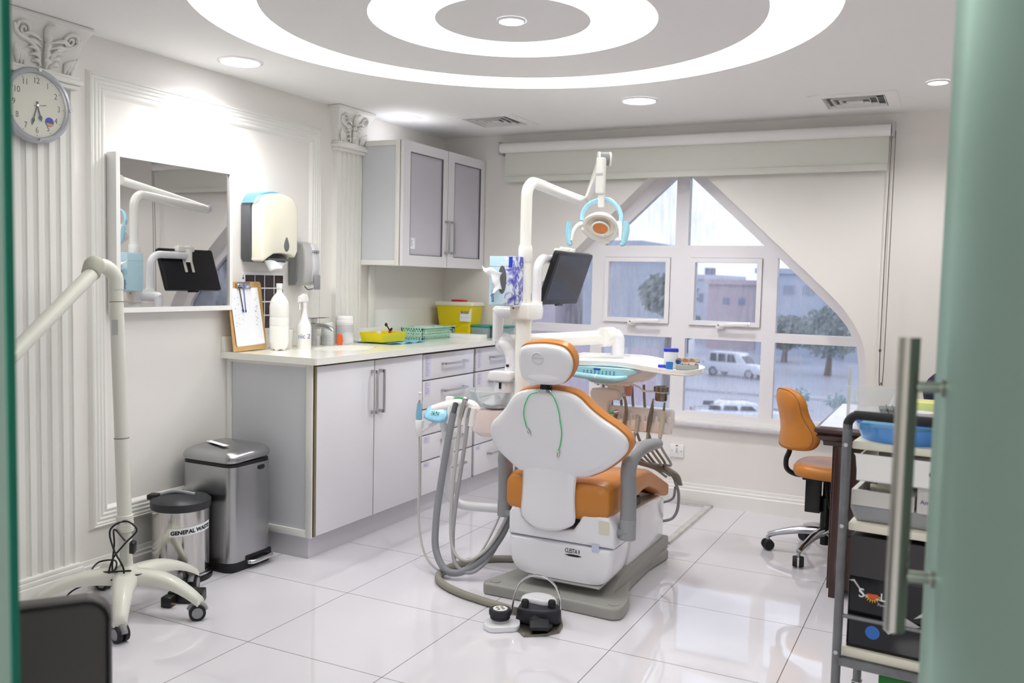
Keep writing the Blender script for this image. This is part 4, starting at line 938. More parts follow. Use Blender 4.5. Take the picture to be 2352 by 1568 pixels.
for sg in (-1, 1):
    A = hc+Vector((sg*.095, -.01, .012)); B = hc+Vector((sg*.118, -.05, -.025)); 
    MB().tube([A, A*.5+B*.5+Z*.008, B, B+Vector((sg*.004, -.01, -.045))], [.014, .012, .010, .007], 12, 5).out('handle_stem', IVORY, dl)
    MB().tube([B+Vector((sg*.024, .004, .045)), B+Vector((sg*.028, 0, .0)), B+Vector((sg*.018, -.008, -.055)), B+Vector((sg*.004, -.01, -.062))], [.014, .016, .014, .008], 12, 6, flat=.7).out('handle_grip', BARR, dl, label='blue film-wrapped handle')

# monitor arm and monitor
ma = thing('monitor_arm', 'curved white tube arm carrying the black monitor', 'arm', (-1.87, 3.97, 1.21))
MB().tube([(-1.868, 3.985, 1.21), (-1.868, 3.985, 1.37), (-1.868, 3.995, 1.432), (-1.868, 4.04, 1.468), (-1.87, 4.11, 1.472), (-1.872, 4.27, 1.472)], .024, 22, 8).out('tube', SHELLW, ma, ang=60)
MB().cyl((-1.868, 3.985, 1.205), (-1.868, 3.985, 1.26), .030).out('tube_collar', IVORY, ma)
MB().span((-1.90, 3.965, 1.185), (-1.84, 4.01, 1.235), bev=.006).out('bracket_block', IVORY, ma)
MB().cyl((-1.872, 4.29, 1.43), (-1.872, 4.29, 1.515), .026).out('swivel', IVORY, ma)
m = MB(); m.span((-1.878, 4.20, 1.498), (-1.845, 4.34, 1.530), bev=.005); m.box((-1.838, 4.24, 1.508), (.05, .035, .055), (0, .25, 0), bev=.006); m.box((-1.838, 4.31, 1.508), (.05, .035, .055), (0, .25, 0), bev=.006); m.out('tilt_head', IVORY, ma)
mn = thing('patient_monitor', 'black flat monitor tilted downward beside the window', 'monitor', (-1.86, 4.31, 1.23))
TL, TR, BL = Vector((-1.803, 4.083, 1.510)), Vector((-1.803, 4.545, 1.510)), Vector((-1.893, 4.083, 1.242))
mu = (TR-TL).normalized(); mv = (TL-BL).normalized(); mc = (TR+BL)/2; mw = mu.cross(mv)
if mw.x < 0: mw = -mw
MB().prism(rrect(.465, .283, .014), mc-mw*.022, mu, mv, (.030 if mu.cross(mv).dot(mw) > 0 else -.030), bev=.006, seg=3).out('casing', BLACK, mn, ang=50)
MB().prism(rrect(.415, .236, .003), mc+mv*.006+mw*.0083, mu, mv, (.0008 if mu.cross(mv).dot(mw) > 0 else -.0008)).out('screen', mat('screen_off', '#17171d', .2), mn)
MB().prism(rrect(.09, .018, .006), mc-mv*.141-mw*.004, mu, mv, .012 if mu.cross(mv).dot(mw) > 0 else -.012, bev=.003).out('bottom_logo_lip', BLACK, mn)
m = MB(); m.text('LG', mc-mv*.1400+mw*.009-mu*.008, mu, mv, .012, 'LEFT', .0003); m.out('maker_mark', GREYP, mn)
m = MB(); 
for sg in (-.03, .03): 
    MB().prism(rrect(.020, .13, .004), mc+mu*(sg-.01)+mv*.045-mw*.025, mu, mv, .003).out('mounting_strap', IVORY, mn)
m.b.free()

# tissue box strapped to the pole
tx = thing('tissue_box', 'light blue tissue box strapped upright to the pole, tissue pulled out', 'tissue box', (-1.915, 3.755, 1.25))
TB = bpy.data.materials.new('tissue_box_print'); TB.use_nodes = True
def tbox_mat():
    nt = TB.node_tree; N, L = nt.nodes, nt.links; b = N['Principled BSDF']; b.inputs['Roughness'].default_value = .45
    g = N.new('ShaderNodeTexCoord'); s = N.new('ShaderNodeSeparateXYZ'); L.new(g.outputs['Object'], s.inputs[0])
    n = N.new('ShaderNodeTexNoise'); n.inputs['Scale'].default_value = 22; n.inputs['Detail'].default_value = 6; n.inputs['Distortion'].default_value = 1.2; L.new(g.outputs['Object'], n.inputs['Vector'])
    a = N.new('ShaderNodeMath'); a.operation = 'MULTIPLY_ADD'; a.inputs[1].default_value = .22; L.new(n.outputs['Fac'], a.inputs[0]); L.new(s.outputs['X'], a.inputs[2])
    r = N.new('ShaderNodeValToRGB'); r.color_ramp.elements[0].position = .10; r.color_ramp.elements[0].color = srgb('#bfe0ef'); r.color_ramp.elements[1].position = .175; r.color_ramp.elements[1].color = srgb('#4a4fb6')
    e = r.color_ramp.elements.new(.135); e.color = srgb('#dfe9f2'); e2 = r.color_ramp.elements.new(.155); e2.color = srgb('#8e8fd0')
    L.new(a.outputs[0], r.inputs[0]); L.new(r.outputs[0], b.inputs['Base Color'])
tbox_mat()
bx = (-1.928, 3.770, 1.358)
MB().box(bx, (.122, .115, .228), bev=.002).out('carton', TB, tx)
MB().box((bx[0]+.051, bx[1]-.0583, 1.445), (.019, .001, .05)).out('blue_corner_panel', DBLUE, tx)
m = MB(); sl = [(.022*math.cos(t/24*2*PI), .066*math.sin(t/24*2*PI)) for t in range(24)]; m.prism(sl, (bx[0]+.008, bx[1]-.0583, 1.362), X, Z, .0006); m.out('opening', DGREY, tx)
m = MB(); rr = random.Random(5)
def tis(a, b): 
    z0_, x0_ = 1.315+.085*a, bx[0]+.010-.012*math.sin(PI*a); x1_ = bx[0]-.066+.030*math.sin(PI*a*1.3)+.035*(1-a)**2; z1_ = 1.292+.135*a
    return (x0_*(1-b)+x1_*b, bx[1]-.0585-.040*math.sin(b*PI*.75)-.010*math.sin(14*a+3*b)*b, z0_*(1-b)+z1_*b+.006*math.sin(9*b+4*a))
m.grid(tis, 16, 18); tob = m.out('tissue', PAPER, tx, ang=60); q = tob.modifiers.new('s', 'SOLIDIFY'); q.thickness = .001
m = MB(); m.text('softo', (bx[0]-.034, bx[1]-.0587, 1.256), Z, -X, .027, 'LEFT', .0005); m.out('lettering', INKB, tx)
m = MB()
for z in (1.425,): m.box((bx[0], bx[1], z), (.1245, .1175, .002))
m.out('rubber_band', LGREY, tx)
for z, L_ in ((1.245, .118),): MB().box((bx[0]+.01, bx[1]+.01, z-.004), (.10, .10, .005), bev=.001).out('ledge', IVORY, tx)

# ---------------------------------------------------------------- cuspidor on the column
cs = thing('cuspidor', 'rinse basin with clear bowl and white spout left of the chair', 'spittoon', (-2.07, 3.90, .6))
cz = Vector((-2.07, 3.90, 0))
MB().lathe([(0, .58), (.05, .585), (.085, .61), (.092, .66), (.088, .72), (.06, .725), (0, .725)], cz, n=36).out('basin_base', mat('pinkish_ceramic', '#ecdcd6', .2, coat=.4), cs)
MB().lathe([(.03, .722), (.075, .728), (.102, .76), (.112, .812), (.114, .814), (.111, .816), (.099, .765), (.072, .735), (.03, .730)], cz, n=44, close=False).out('clear_bowl', FILMC, cs)
m = MB(); m.lathe([(.0, .792), (.018, .79), (.03, .772), (.052, .758), (.060, .750), (.062, .738), (.055, .730)], cz+Vector((.03, 0, 0)), n=36, close=False); m.out('bowl_strainer', SHELLW, cs)
MB().lathe([(.063, .735), (.066, .742), (.063, .749), (.060, .742)], cz+Vector((.03, 0, 0)), n=36, close=False).out('strainer_rim', STEEL, cs)
MB().tube([(-2.045, 3.92, .66), (-1.99, 3.90, .62), (-1.93, 3.88, .60), (-1.89, 3.87, .60)], [.06, .05, .045, .04], 16).out('basin_arm', SHELLW, cs)
# cup filler column
cf = thing('cup_filler', 'white curved water spout head above the rinse basin', 'spout', (-1.985, 3.86, .84))
m = MB(); m.lathe([(0, .815), (.050, .815), (.052, .83), (.050, .862), (0, .862)], (-1.975, 3.87, 0), n=32); m.out('turret', SHELLW, cf)
MB().span((-1.979, 3.815, .835), (-1.967, 3.8215, .865)).out('sensor_slot', BLACK, cf)
MB().prism(smooth2d([(-.062, .872), (-.064, .905), (-.05, .918), (.0, .922), (.05, .918), (.058, .90), (.055, .872), (.02, .868), (-.02, .868)], 3), (-1.975, 3.925, 0), X, Z, .115, bev=.01, seg=3).out('cup_rest_head', SHELLW, cf)
MB().tube([(-1.955, 3.89, .905), (-1.948, 3.89, .96), (-1.960, 3.885, 1.010), (-1.985, 3.88, 1.040), (-2.012, 3.875, 1.050)], [.034, .031, .028, .026, .018], 18, 7, flat=1).out('spout', SHELLW, cf, ang=60)
MB().box((-1.955, 3.8555, .945), (.014, .004, .012)).out('sensor_window', BLACK, cf)
MB().tube([(-2.012, 3.90, 1.06), (-2.012, 3.90, 1.0)], .0).out('tmp', BLACK) if 0 else None
# delivery arm with joints
da = thing('delivery_arm', 'long white horizontal arm reaching to the instrument table', 'arm', (-2.01, 3.97, 1.05))
MB().ball((-2.012, 3.93, 1.048), .046, (1.0, 1.15, 1.15)).out('rear_joint', SHELLW, da)
MB().tube([(-2.0, 3.955, 1.055), (-1.80, 4.13, 1.068), (-1.62, 4.30, 1.082)], .036, 20, 4).out('arm_beam', IVORY, da)
m = MB(); m.cyl((-1.625, 4.265, 1.082), (-1.60, 4.345, 1.082), .050, n=36); m.out('front_joint', IVORY, da)
MB().tube([(-1.585, 4.33, 1.10), (-1.566, 4.33, 1.075), (-1.562, 4.33, 1.03), (-1.562, 4.33, .99)], [.035, .037, .035, .034], 20, 5).out('drop_tube', SHELLW, da)
MB().cyl((-1.612, 4.258, 1.082), (-1.617, 4.266, 1.082), .036, n=32).out('joint_cap', PLAST, da)

# instrument table
it = thing('instrument_table', 'white dental instrument tray with blue-filmed control panel over the chair', 'instrument table', (-1.42, 4.1, .65))
tp = [(-1.745, 3.955), (-1.71, 3.93), (-1.63, 3.928), (-1.56, 3.96), (-1.48, 3.990), (-1.382, 3.962), (-1.267, 3.872), (-1.16, 3.795), (-1.107, 3.778), (-1.057, 3.778), (-1.03, 3.80), (-1.012, 3.905), (-1.02, 4.0), (-1.05, 4.08), (-1.09, 4.13), (-1.19, 4.165), (-1.25, 4.25), (-1.33, 4.35), (-1.44, 4.46), (-1.52, 4.485), (-1.66, 4.465), (-1.76, 4.415), (-1.785, 4.37)]
tps = smooth2d(tp, 2)
tcx = sum(p[0] for p in tps)/len(tps); tcy = sum(p[1] for p in tps)/len(tps)
ins = []
for i, p in enumerate(tps):
    a, b = Vector(tps[i-1]), Vector(tps[(i+1) % len(tps)]); d_ = (b-a).normalized(); ins.append((p[0]-d_.y*.014, p[1]+d_.x*.014))
tr = MB().prism(tps, (0, 0, .962), X, Y, .013, bev=.004).out('tray', PLAST, it, ang=50)
MB().plate(tps, [ins], (0, 0, .974), X, Y, .012).out('tray_rim', PLAST, tr, ang=50)
# body under the tray: shallow hull
def hull(a, b):
    th = a*2*PI; r_ = math.cos(b*PI/2)**.55; 
    return (-1.455+.197*r_*math.cos(th), 4.07+.13*r_*math.sin(th), .962-.078*math.sin(b*PI/2)**1.1)
m = MB(); m.grid(hull, 44, 16); bd = m.out('control_body', PLAST, it, ang=60)
pol = [(-1.672, .9605)]+[(-1.672+.372*k/16, .9605-.052*math.sin(PI*min(1, k/16*1.0))**.55) for k in range(1, 16)]+[(-1.300, .9605)]
MB().prism(pol, (0, 4.02, 0), X, Z, .088, bev=.007, seg=3).out('film_covered_panel', mat('blue_filmed_panel', '#a8d8e2', .18, coat=.7, bump=.04, bscale=60), it, ang=50, label='control panel under light blue film')
MB().prism([(-1.60, .914), (-1.39, .916), (-1.42, .892), (-1.47, .884), (-1.54, .888)], (0, 4.0, 0), X, Z, .082, bev=.006, seg=3).out('film_drape', BARR, it, ang=50)
MB().box((-1.518, 3.9312, .951), (.034, .003, .008)).out('display', DBLUE, it)
KEYM = mat('grey_key', '#5f7f8f', .4)
for i in range(9):
    for j in range(2):
        MB().cyl((-1.585+.019*i, 3.9325, .9415-.0095*j), (-1.585+.019*i, 3.9305, .9415-.0095*j), .0038, n=10).out('key', GREEN if (i in (4, 5) and j == 0) else KEYM, it)
MB().tube([(-1.635, 3.905, .925), (-1.59, 3.900, .920), (-1.45, 3.898, .914), (-1.40, 3.910, .914), (-1.37, 3.935, .92)], [.0135, .0145, .0145, .0145, .012], 16, 6).out('handle_bar', BARR, it, label='handle bar wrapped in blue film')
MB().cyl((-1.6352, 3.9052, .9252), (-1.6362, 3.9052, .9254), .0085).out('handle_end', BLACK, it)
MB().tube([(-1.512, 3.8985, .917), (-1.506, 3.8985, .9168)], .0152, 20, smooth=False).out('handle_ring', PLAST, it)
for x in (-1.545, -1.50, -1.455, -1.41): MB().cyl((x, 4.02, .885), (x, 4.02, .865), .007, n=12).out('valve_stem', STEEL, it)
MB().span((-1.56, 4.0, .872), (-1.38, 4.06, .892), bev=.005).out('valve_block', PLAST, it)
m = MB(); m.prism([(-1.515, .885), (-1.43, .885), (-1.425, .82), (-1.45, .792), (-1.50, .80)], (0, 4.10, 0), X, Z, .05, bev=.012, seg=3); m.out('support_neck', PLAST, it)
m = MB(); m.prism(smooth2d([(-1.585, .845), (-1.50, .85), (-1.445, .842), (-1.44, .80), (-1.49, .79), (-1.495, .735), (-1.505, .722), (-1.555, .722), (-1.575, .76), (-1.59, .80)], 2), (0, 4.085, 0), X, Z, .05, bev=.012, seg=3); m.out('holder_bracket', PLAST, it, ang=55)
MB().cyl((-1.425, 4.10, .865), (-1.425, 4.10, .815), .028, .024, n=24).out('coral_cap', mat('coral_cap', '#dc9c88', .4), it)
# instrument holder: five cradles
hz0, hz1 = .655, .765
m = MB(); m.span((-1.505, 4.055, hz0+.02), (-1.183, 4.115, hz1), bev=.012, seg=3); m.out('holder_back', mat('holder_plastic', '#ece6e2', .3, coat=.2), it)
HP = bpy.data.materials['holder_plastic']
for k in range(5):
    x = -1.480+.063*k+.002
    for s in (-.5, .5): 
        if s < 0 and k: continue
        MB().prism([(x+s*.063-.012, hz0), (x+s*.063+.012, hz0), (x+s*.063+.012, hz1-.052), (x+s*.063+.009, hz1-.034), (x+s*.063, hz1-.027), (x+s*.063-.009, hz1-.034), (x+s*.063-.012, hz1-.052)], (0, 4.075, 0), X, Z, .038, bev=.005, seg=3).out('cradle_fin', HP, it)
    if 0: MB().prism([(x+.0315-.012, hz0), (x+.0315+.012, hz0), (x+.0315+.012, hz1-.04), (x+.0315, hz1-.022), (x+.0315-.012, hz1-.04)], (0, 4.060, 0), X, Z, .038, bev=.003).out('cradle_fin', HP, it)
    MB().span((x-.028, 4.030, hz0), (x+.028, 4.062, hz0+.055), bev=.010, seg=3).out('cradle_front', HP, it)
names = [((-1.452, 4.025), .012), ((-1.403, 4.02), .095), ((-1.340, 4.02), .012), ((-1.277, 4.02), .085), ((-1.215, 4.02), .095)]
labs = ['short handpiece with green bur tip in the leftmost cradle of the table', 'curved steel handpiece, second from left in the table cradles', 'empty pale hose coupling in the middle table cradle', 'dark conical handpiece, second from right in the table cradles', 'pale straight air-water syringe in the rightmost table cradle']
hm = [DSTEEL, mat('warm_steel', '#9b8b7c', .25, metal=.8), mat('pale_handpiece', '#b9b2a5', .35), DSTEEL, mat('pale_syringe', '#cfc8b8', .35)]
ends = [(-1.285, 4.345, .385), (-1.27, 4.355, .392), (-1.26, 4.365, .398), (-1.25, 4.375, .40), (-1.24, 4.38, .40)]
for k, ((p, h), la) in enumerate(zip(names, labs)):
    x, y = p; t = thing('handpiece', la, 'handpiece', (x, y, .66))
    zt = .735
    if k == 0:
        MB().tube([(x-.012, y, .66), (x-.006, y, .70), (x, y, zt)], [.008, .009, .010], 12, 4).out('body', hm[0], t)
        MB().cyl((x-.008, y-.004, zt+.004), (x+.012, y+.004, zt+.008), .012, n=18).out('head', STEEL, t); MB().cyl((x-.008, y-.004, zt+.004), (x-.045, y-.008, zt-.004), .007, .0015, n=12).out('bur_tip', GREEN, t)
    elif k == 1:
        MB().tube([(x-.004, y, .655), (x+.0, y, .70), (x+.006, y, .75), (x+.0, y, .80), (x-.010, y, .823)], [.009, .010, .009, .007, .007], 14, 6).out('body', hm[1], t); MB().cyl((x-.016, y-.004, .826), (x-.002, y+.004, .828), .009).out('head', STEEL, t)
    elif k == 2:
        MB().tube([(x-.004, y, .65), (x, y, .70), (x+.002, y, .732)], [.009, .010, .012], 14, 4).out('body', hm[2], t); MB().cyl((x+.002, y, .732), (x+.003, y, .736), .012).out('coupling_end', STEEL, t)
    elif k == 3:
        MB().tube([(x-.010, y, .66), (x-.002, y, .72), (x+.006, y, .77), (x+.010, y, .812)], [.008, .012, .009, .004], 14, 5).out('body', hm[3], t); MB().ball((x+.011, y, .816), .006).out('head', STEEL, t)
    else:
        MB().tube([(x-.012, y, .64), (x-.006, y, .70), (x+.002, y, .77)], [.009, .012, .007], 14, 5).out('body', hm[4], t); MB().cyl((x+.002, y, .77), (x+.005, y, .808), .006, .004).out('nozzle', DSTEEL, t)
    e = ends[k]; b0 = (x-.010, y, .655)
    MB().tube([b0, (x-.006, y+.0, .60), (x+.02+.01*(4-k), y+.09, .50), (e[0]-.05, e[1]-.06, e[2]+.05), e], .0062, 10, 8).out('hose', HOSEO if k % 4 else TANK, t)
# hoses from the rear of the table down to the plinth
hb = thing('hose_bundle', 'grey hoses looping from the instrument table down to chair plinth', 'hoses', (-1.3, 4.3, .2))
for k, (x0, z0) in enumerate(((-1.56, .87), (-1.52, .87), (-1.47, .87), (-1.41, .87), (-1.35, .87))):
    MB().tube([(x0, 4.13, z0), (x0+.004, 4.15, .75), (x0+.03, 4.17, .60), (x0+.08, 4.25, .48), (-1.36+.018*k, 4.34, .425), (-1.275+.01*k, 4.375, .395), (-1.245+.006*k, 4.40, .34)], .0065, 10, 8).out('hose', HOSEG if k % 2 else HOSEO, hb)
MB().tube([(-1.25, 4.38, .36), (-1.232, 4.39, .30), (-1.232, 4.385, .22), (-1.25, 4.37, .175), (-1.275, 4.33, .165), (-1.29, 4.28, .175), (-1.30, 4.245, .2)], .0075, 10, 8).out('hose', HOSEG, hb)
MB().tube([(-1.25, 4.39, .33), (-1.26, 4.39, .27), (-1.31, 4.38, .245), (-1.37, 4.38, .255), (-1.40, 4.37, .29)], .0065, 10, 8).out('hose', HOSEG, hb)
MB().tube([(-1.39, 4.37, .28), (-1.36, 4.36, .23), (-1.33, 4.33, .19), (-1.315, 4.28, .175), (-1.31, 4.245, .18)], .0065, 10, 8).out('hose', HOSEG, hb)

# cup ring with steel beaker, and objects on the tray
bk2 = thing('steel_beaker', 'small dark steel beaker held in a ring under the tray', 'beaker', (-1.237, 4.05, .81))
MB().lathe([(0, .810), (.026, .810), (.029, .815), (.029, .852), (.036, .856), (.036, .878), (.026, .879), (.024, .86), (0, .82)], (-1.237, 4.05, 0), n=32, close=False).out('cup', DSTEEL, bk2)
m = MB(); m.torus((-1.237, 4.05, .852), .033, .0025, Z, 28, 8); m.tube([(-1.27, 4.05, .852), (-1.32, 4.04, .852), (-1.345, 4.04, .868), (-1.375, 4.035, .878), (-1.40, 4.03, .88)], .005, 8, 5, flat=1.3); m.out('holder_ring_arm', PLAST, it)
t = thing('gauze_box', 'open blue and white carton of swabs standing on the tray', 'box', (-1.185, 3.96, .976))
MB().box((-1.178, 3.985, 1.020), (.062, .05, .088), (0, 0, .35), bev=.002).out('carton', mat('gauze_white', '#e8e9ee', .6, bump=.3, bscale=60), t)
MB().box((-1.178, 3.985, 1.058), (.065, .053, .014), (0, 0, .35), bev=.001).out('blue_rim', DBLUE, t)
MB().box((-1.205, 3.958, .984), (.045, .03, .012), (0, 0, .2), bev=.003).out('blue_flap', DBLUE, t)
t = thing('blue_pot', 'small round blue plastic cup on the tray before the steel cassette', 'cup', (-1.155, 3.90, .976))
MB().lathe([(0, .9765), (.015, .9765), (.0165, 1.010), (.013, 1.010), (.012, .985), (0, .985)], (-1.155, 3.89, 0), n=28, close=False).out('cup_body', BLUE, t)
t = thing('instrument_cassette', 'grey cassette with shiny steel rolls at the right end of the tray', 'cassette', (-1.085, 3.95, .976))
MB().box((-1.087, 3.945, .988), (.095, .06, .024), (0, 0, .15), bev=.003).out('base', mat('grey_cassette', '#9c9f9c', .4), t)
for k in range(3): MB().cyl((-1.122+.030*k, 3.925, 1.012), (-1.114+.030*k, 3.975, 1.014), .0165, n=20).out('steel_roll', CHROME, t)

# ---------------------------------------------------------------- assistant instrument holder
ah = thing('assistant_holder', 'white assistant instrument holder with blue-filmed keypad left of chair', 'instrument holder', (-2.10, 3.58, .3))
MB().tube([(-1.80, 3.66, .30), (-1.95, 3.62, .298), (-2.05, 3.59, .305), (-2.10, 3.575, .345), (-2.118, 3.57, .41), (-2.118, 3.57, .50)], .022, 20, 8).out('support_pipe', SHELLW, ah, ang=60)
MB().lathe([(.023, .49), (.026, .50), (.031, .515), (.033, .55), (.030, .575), (.024, .60), (.020, .60)], (-2.118, 3.57, 0), n=28).out('ball_joint', SHELLW, ah)
MB().tube([(-2.118, 3.57, .59), (-2.125, 3.565, .65), (-2.130, 3.56, .70)], [.020, .022, .024], 16, 4).out('neck', SHELLW, ah)
MB().tube([(-2.185, 3.555, .742), (-2.12, 3.56, .762), (-2.05, 3.565, .778), (-1.99, 3.575, .775), (-1.965, 3.58, .752)], [.026, .030, .030, .028, .020], 18, 6).out('cross_bar', PLAST, ah, ang=60)
MB().span((-2.135, 3.57, .765), (-2.098, 3.60, .812), bev=.008, seg=3).out('top_post', PLAST, ah)
for k, x in enumerate((-2.085, -2.047, -2.008, -1.972)):
    MB().cyl((x-.006, 3.54, .69), (x, 3.55, .772), .0185, .0195, n=20).out('cradle', PLAST, ah)
kp = MB(); kp.prism(smooth2d([(-.062, -.03), (-.06, .028), (-.03, .042), (.04, .034), (.058, .01), (.055, -.022), (.02, -.04)], 3), (-2.150, 3.535, .722), (1, -.10, -.06), (0, .62, .78), .022, bev=.009, seg=3); kpo = kp.out('keypad', mat('blue_filmed_keypad', '#8dc9e6', .2, coat=.7, bump=.25, bscale=70), ah, ang=60, label='keypad under crinkled blue film')
kn = Vector((1, -.10, -.06)).normalized().cross(Vector((0, .62, .78)).normalized()); kc = Vector((-2.150, 3.535, .722))+kn*.0225
for i in range(4):
    for j in range(2): MB().cyl(kc+Vector((-.020+.012*i, -.010*j*.62, -.010*j*.78+.005)), kc+kn*.001+Vector((-.020+.012*i, -.010*j*.62, -.010*j*.78+.005)), .0036, n=10).out('key', (INKB, GREEN, INK, GREEN)[(i+j) % 4], ah)
m = MB(); m.tube([(-2.165, 3.55, .69), (-2.20, 3.54, .665), (-2.235, 3.53, .645)], .010, 10, 4); m.out('side_arm', PLAST, ah)
MB().lathe([(0, .615), (.012, .618), (.019, .64), (.022, .69), (.019, .695), (0, .694)], (-2.247, 3.53, 0), n=24).out('side_cup', PLAST, ah)
# handpieces with hoses hanging into a loop
def drop(name, lab, pts, r, m_, extra=None):
    t = thing(name, lab, 'hose', pts[0]); MB().tube(pts, r, 14, 9).out('hose', m_, t, ang=70); return t
t = drop('suction_hose', 'thick ribbed grey suction hose looping from the assistant holder', [(-2.060, 3.525, .745), (-2.083, 3.515, .60), (-2.105, 3.50, .42), (-2.11, 3.47, .25), (-2.09, 3.44, .12), (-2.02, 3.42, .040), (-1.94, 3.45, .045), (-1.86, 3.52, .12), (-1.81, 3.60, .24), (-1.80, 3.66, .42), (-1.80, 3.72, .60)], .0165, HOSEG)
MB().cyl((-2.062, 3.525, .735), (-2.052, 3.53, .790), .0135, .0125).out('suction_tip', DGREY, t); MB().cyl((-2.052, 3.53, .790), (-2.0515, 3.53, .792), .009).out('opening', BLACK, t)
t = drop('saliva_hose', 'thin pale hose with steel head, second from right in assistant holder', [(-2.022, 3.525, .74), (-2.032, 3.52, .60), (-2.042, 3.50, .40), (-2.03, 3.47, .20), (-1.99, 3.45, .11), (-1.92, 3.46, .095), (-1.85, 3.52, .16), (-1.80, 3.60, .30), (-1.78, 3.66, .45)], .0082, HOSEW)
m = MB(); m.tube([(-2.020, 3.525, .73), (-2.008, 3.53, .79), (-2.004, 3.53, .81)], [.010, .012, .013], 14, 4); m.ball((-2.002, 3.53, .812), .0145); m.out('steel_head', STEEL, t)
MB().tube([(-2.010, 3.53, .815), (-2.03, 3.525, .818), (-2.055, 3.52, .812)], [.006, .005, .002], 8, 4).out('green_tip', GREEN, t)
t = drop('syringe_hose', 'slim grey hose in the rightmost cradle of the assistant holder', [(-1.985, 3.53, .73), (-1.995, 3.52, .60), (-2.02, 3.50, .36), (-2.02, 3.47, .18), (-1.98, 3.44, .065), (-1.90, 3.46, .045), (-1.84, 3.55, .14), (-1.81, 3.63, .32), (-1.80, 3.68, .48)], .0095, TANK)
MB().tube([(-1.987, 3.53, .72), (-1.978, 3.53, .775)], [.008, .007], 12, 3).out('nozzle', GREYP, t)
t = drop('thin_air_hose', 'thinnest pale hose hanging from the syringe at holder\'s left end', [(-2.247, 3.53, .62), (-2.243, 3.53, .45), (-2.225, 3.50, .25), (-2.17, 3.46, .10), (-2.08, 3.43, .035), (-1.99, 3.44, .035), (-1.90, 3.48, .10), (-1.84, 3.55, .25), (-1.80, 3.6, .42)], .0052, HOSEW)
t = thing('air_water_syringe', 'slim syringe with blue-filmed grip standing in holder\'s left cup', 'syringe', (-2.25, 3.53, .66))
MB().tube([(-2.250, 3.53, .668), (-2.252, 3.53, .72), (-2.250, 3.53, .772)], [.013, .014, .010], 14, 4).out('grip', mat('blue_grip', '#7fb8d4', .25, coat=.5), t); MB().cyl((-2.250, 3.53, .772), (-2.249, 3.53, .790), .008, .004).out('collar', STEEL, t)
MB().tube([(-2.249, 3.53, .788), (-2.249, 3.528, .81), (-2.244, 3.525, .825)], [.004, .006, .008], 10, 4, flat=.5).out('tip_sleeve', PLAST, t)

# floor hose and foot control
fh = drop('floor_hose', 'thick olive-grey hose curving over the floor to the foot control', [(-1.70, 3.86, .03), (-1.82, 3.82, .018), (-1.95, 3.75, .017), (-2.03, 3.66, .017), (-2.07, 3.52, .017), (-2.05, 3.40, .017), (-1.98, 3.32, .017), (-1.86, 3.26, .017), (-1.72, 3.225, .017), (-1.60, 3.20, .018), (-1.545, 3.17, .025)], .016, HOSEO)
fc_ = thing('foot_control', 'black and white foot pedal unit with wire carrying loop', 'foot control', (-1.45, 3.1, 0))
plp = [(-1.51, 3.10), (-1.475, 3.045), (-1.425, 3.000), (-1.355, 3.055), (-1.322, 3.105), (-1.335, 3.17), (-1.37, 3.235), (-1.44, 3.235), (-1.50, 3.18)]
MB().prism(plp, (0, 0, .0), X, Y, .010, bev=.003).out('steel_plate', DSTEEL, fc_)
bdp = smooth2d([(-1.515, 3.12), (-1.50, 3.095), (-1.42, 3.100), (-1.355, 3.140), (-1.345, 3.175), (-1.372, 3.22), (-1.45, 3.235), (-1.52, 3.19)], 3)
MB().prism(bdp, (0, 0, .010), X, Y, .062, bev=.012, seg=3, taper=.94).out('body', BLUEISH, fc_, ang=50)
whp = smooth2d([(-1.52, 3.155), (-1.48, 3.165), (-1.42, 3.165), (-1.385, 3.19), (-1.378, 3.225), (-1.43, 3.265), (-1.50, 3.255), (-1.535, 3.20)], 3)
MB().prism(whp, (0, 0, .006), X, Y, .086, bev=.016, seg=4, taper=.9).out('white_cover', SHELLW, fc_, ang=50)
for x, y in ((-1.478, 3.118), (-1.383, 3.165)): MB().lathe([(0, .07), (.014, .07), (.0155, .082), (.0155, .094), (.012, .101), (0, .102)], (x, y, 0), n=24).out('rubber_button', RUBBER, fc_)
MB().prism([(-1.435, .018), (-1.355, .0), (-1.352, .012), (-1.425, .044)], (0, 3.115, .012), X, Z, .055, bev=.006).out('toe_pedal', RUBBER, fc_)
MB().box((-1.388, 3.062, .036), (.075, .060, .018), (.25, .0, .45), bev=.006).out('pedal_flap', RUBBER, fc_)
MB().prism(smooth2d([(-1.605, 3.01), (-1.585, 2.985), (-1.55, 2.975), (-1.50, 3.01), (-1.468, 3.045), (-1.50, 3.115), (-1.535, 3.13), (-1.585, 3.08), (-1.608, 3.045)], 3), (0, 0, 0), X, Y, .024, bev=.006, seg=3).out('round_base', SHELLW, fc_, ang=50)
kc = Vector((-1.552, 3.048, 0))
MB().lathe([(.034, .024), (.036, .030), (.034, .034), (0, .034)], kc, n=36).out('switch_collar', LGREY, fc_)
MB().lathe([(.036, .034), (.040, .040), (.036, .048), (.044, .052), (.045, .066), (.041, .073), (0, .074)], kc, n=40).out('joystick_knob', BLUEISH, fc_)
MB().cyl(kc+Z*.0735, kc+Z*.0752, .029, n=36).out('symbol_disc', PLAST, fc_)
for sx, sy in ((0, 1), (1, 0), (0, -1), (-1, 0)): MB().torus(kc+Vector((sx*.013, sy*.013, .0756)), .0048, .0011, Z, 16, 6).out('symbol', INK, fc_)
MB().tube([(-1.545, 3.13, .02), (-1.540, 3.145, .09), (-1.52, 3.15, .150), (-1.47, 3.16, .188), (-1.415, 3.17, .186), (-1.372, 3.18, .150), (-1.357, 3.185, .10), (-1.357, 3.185, .04)], .0042, 10, 8).out('carrying_loop', CHROME, fc_)

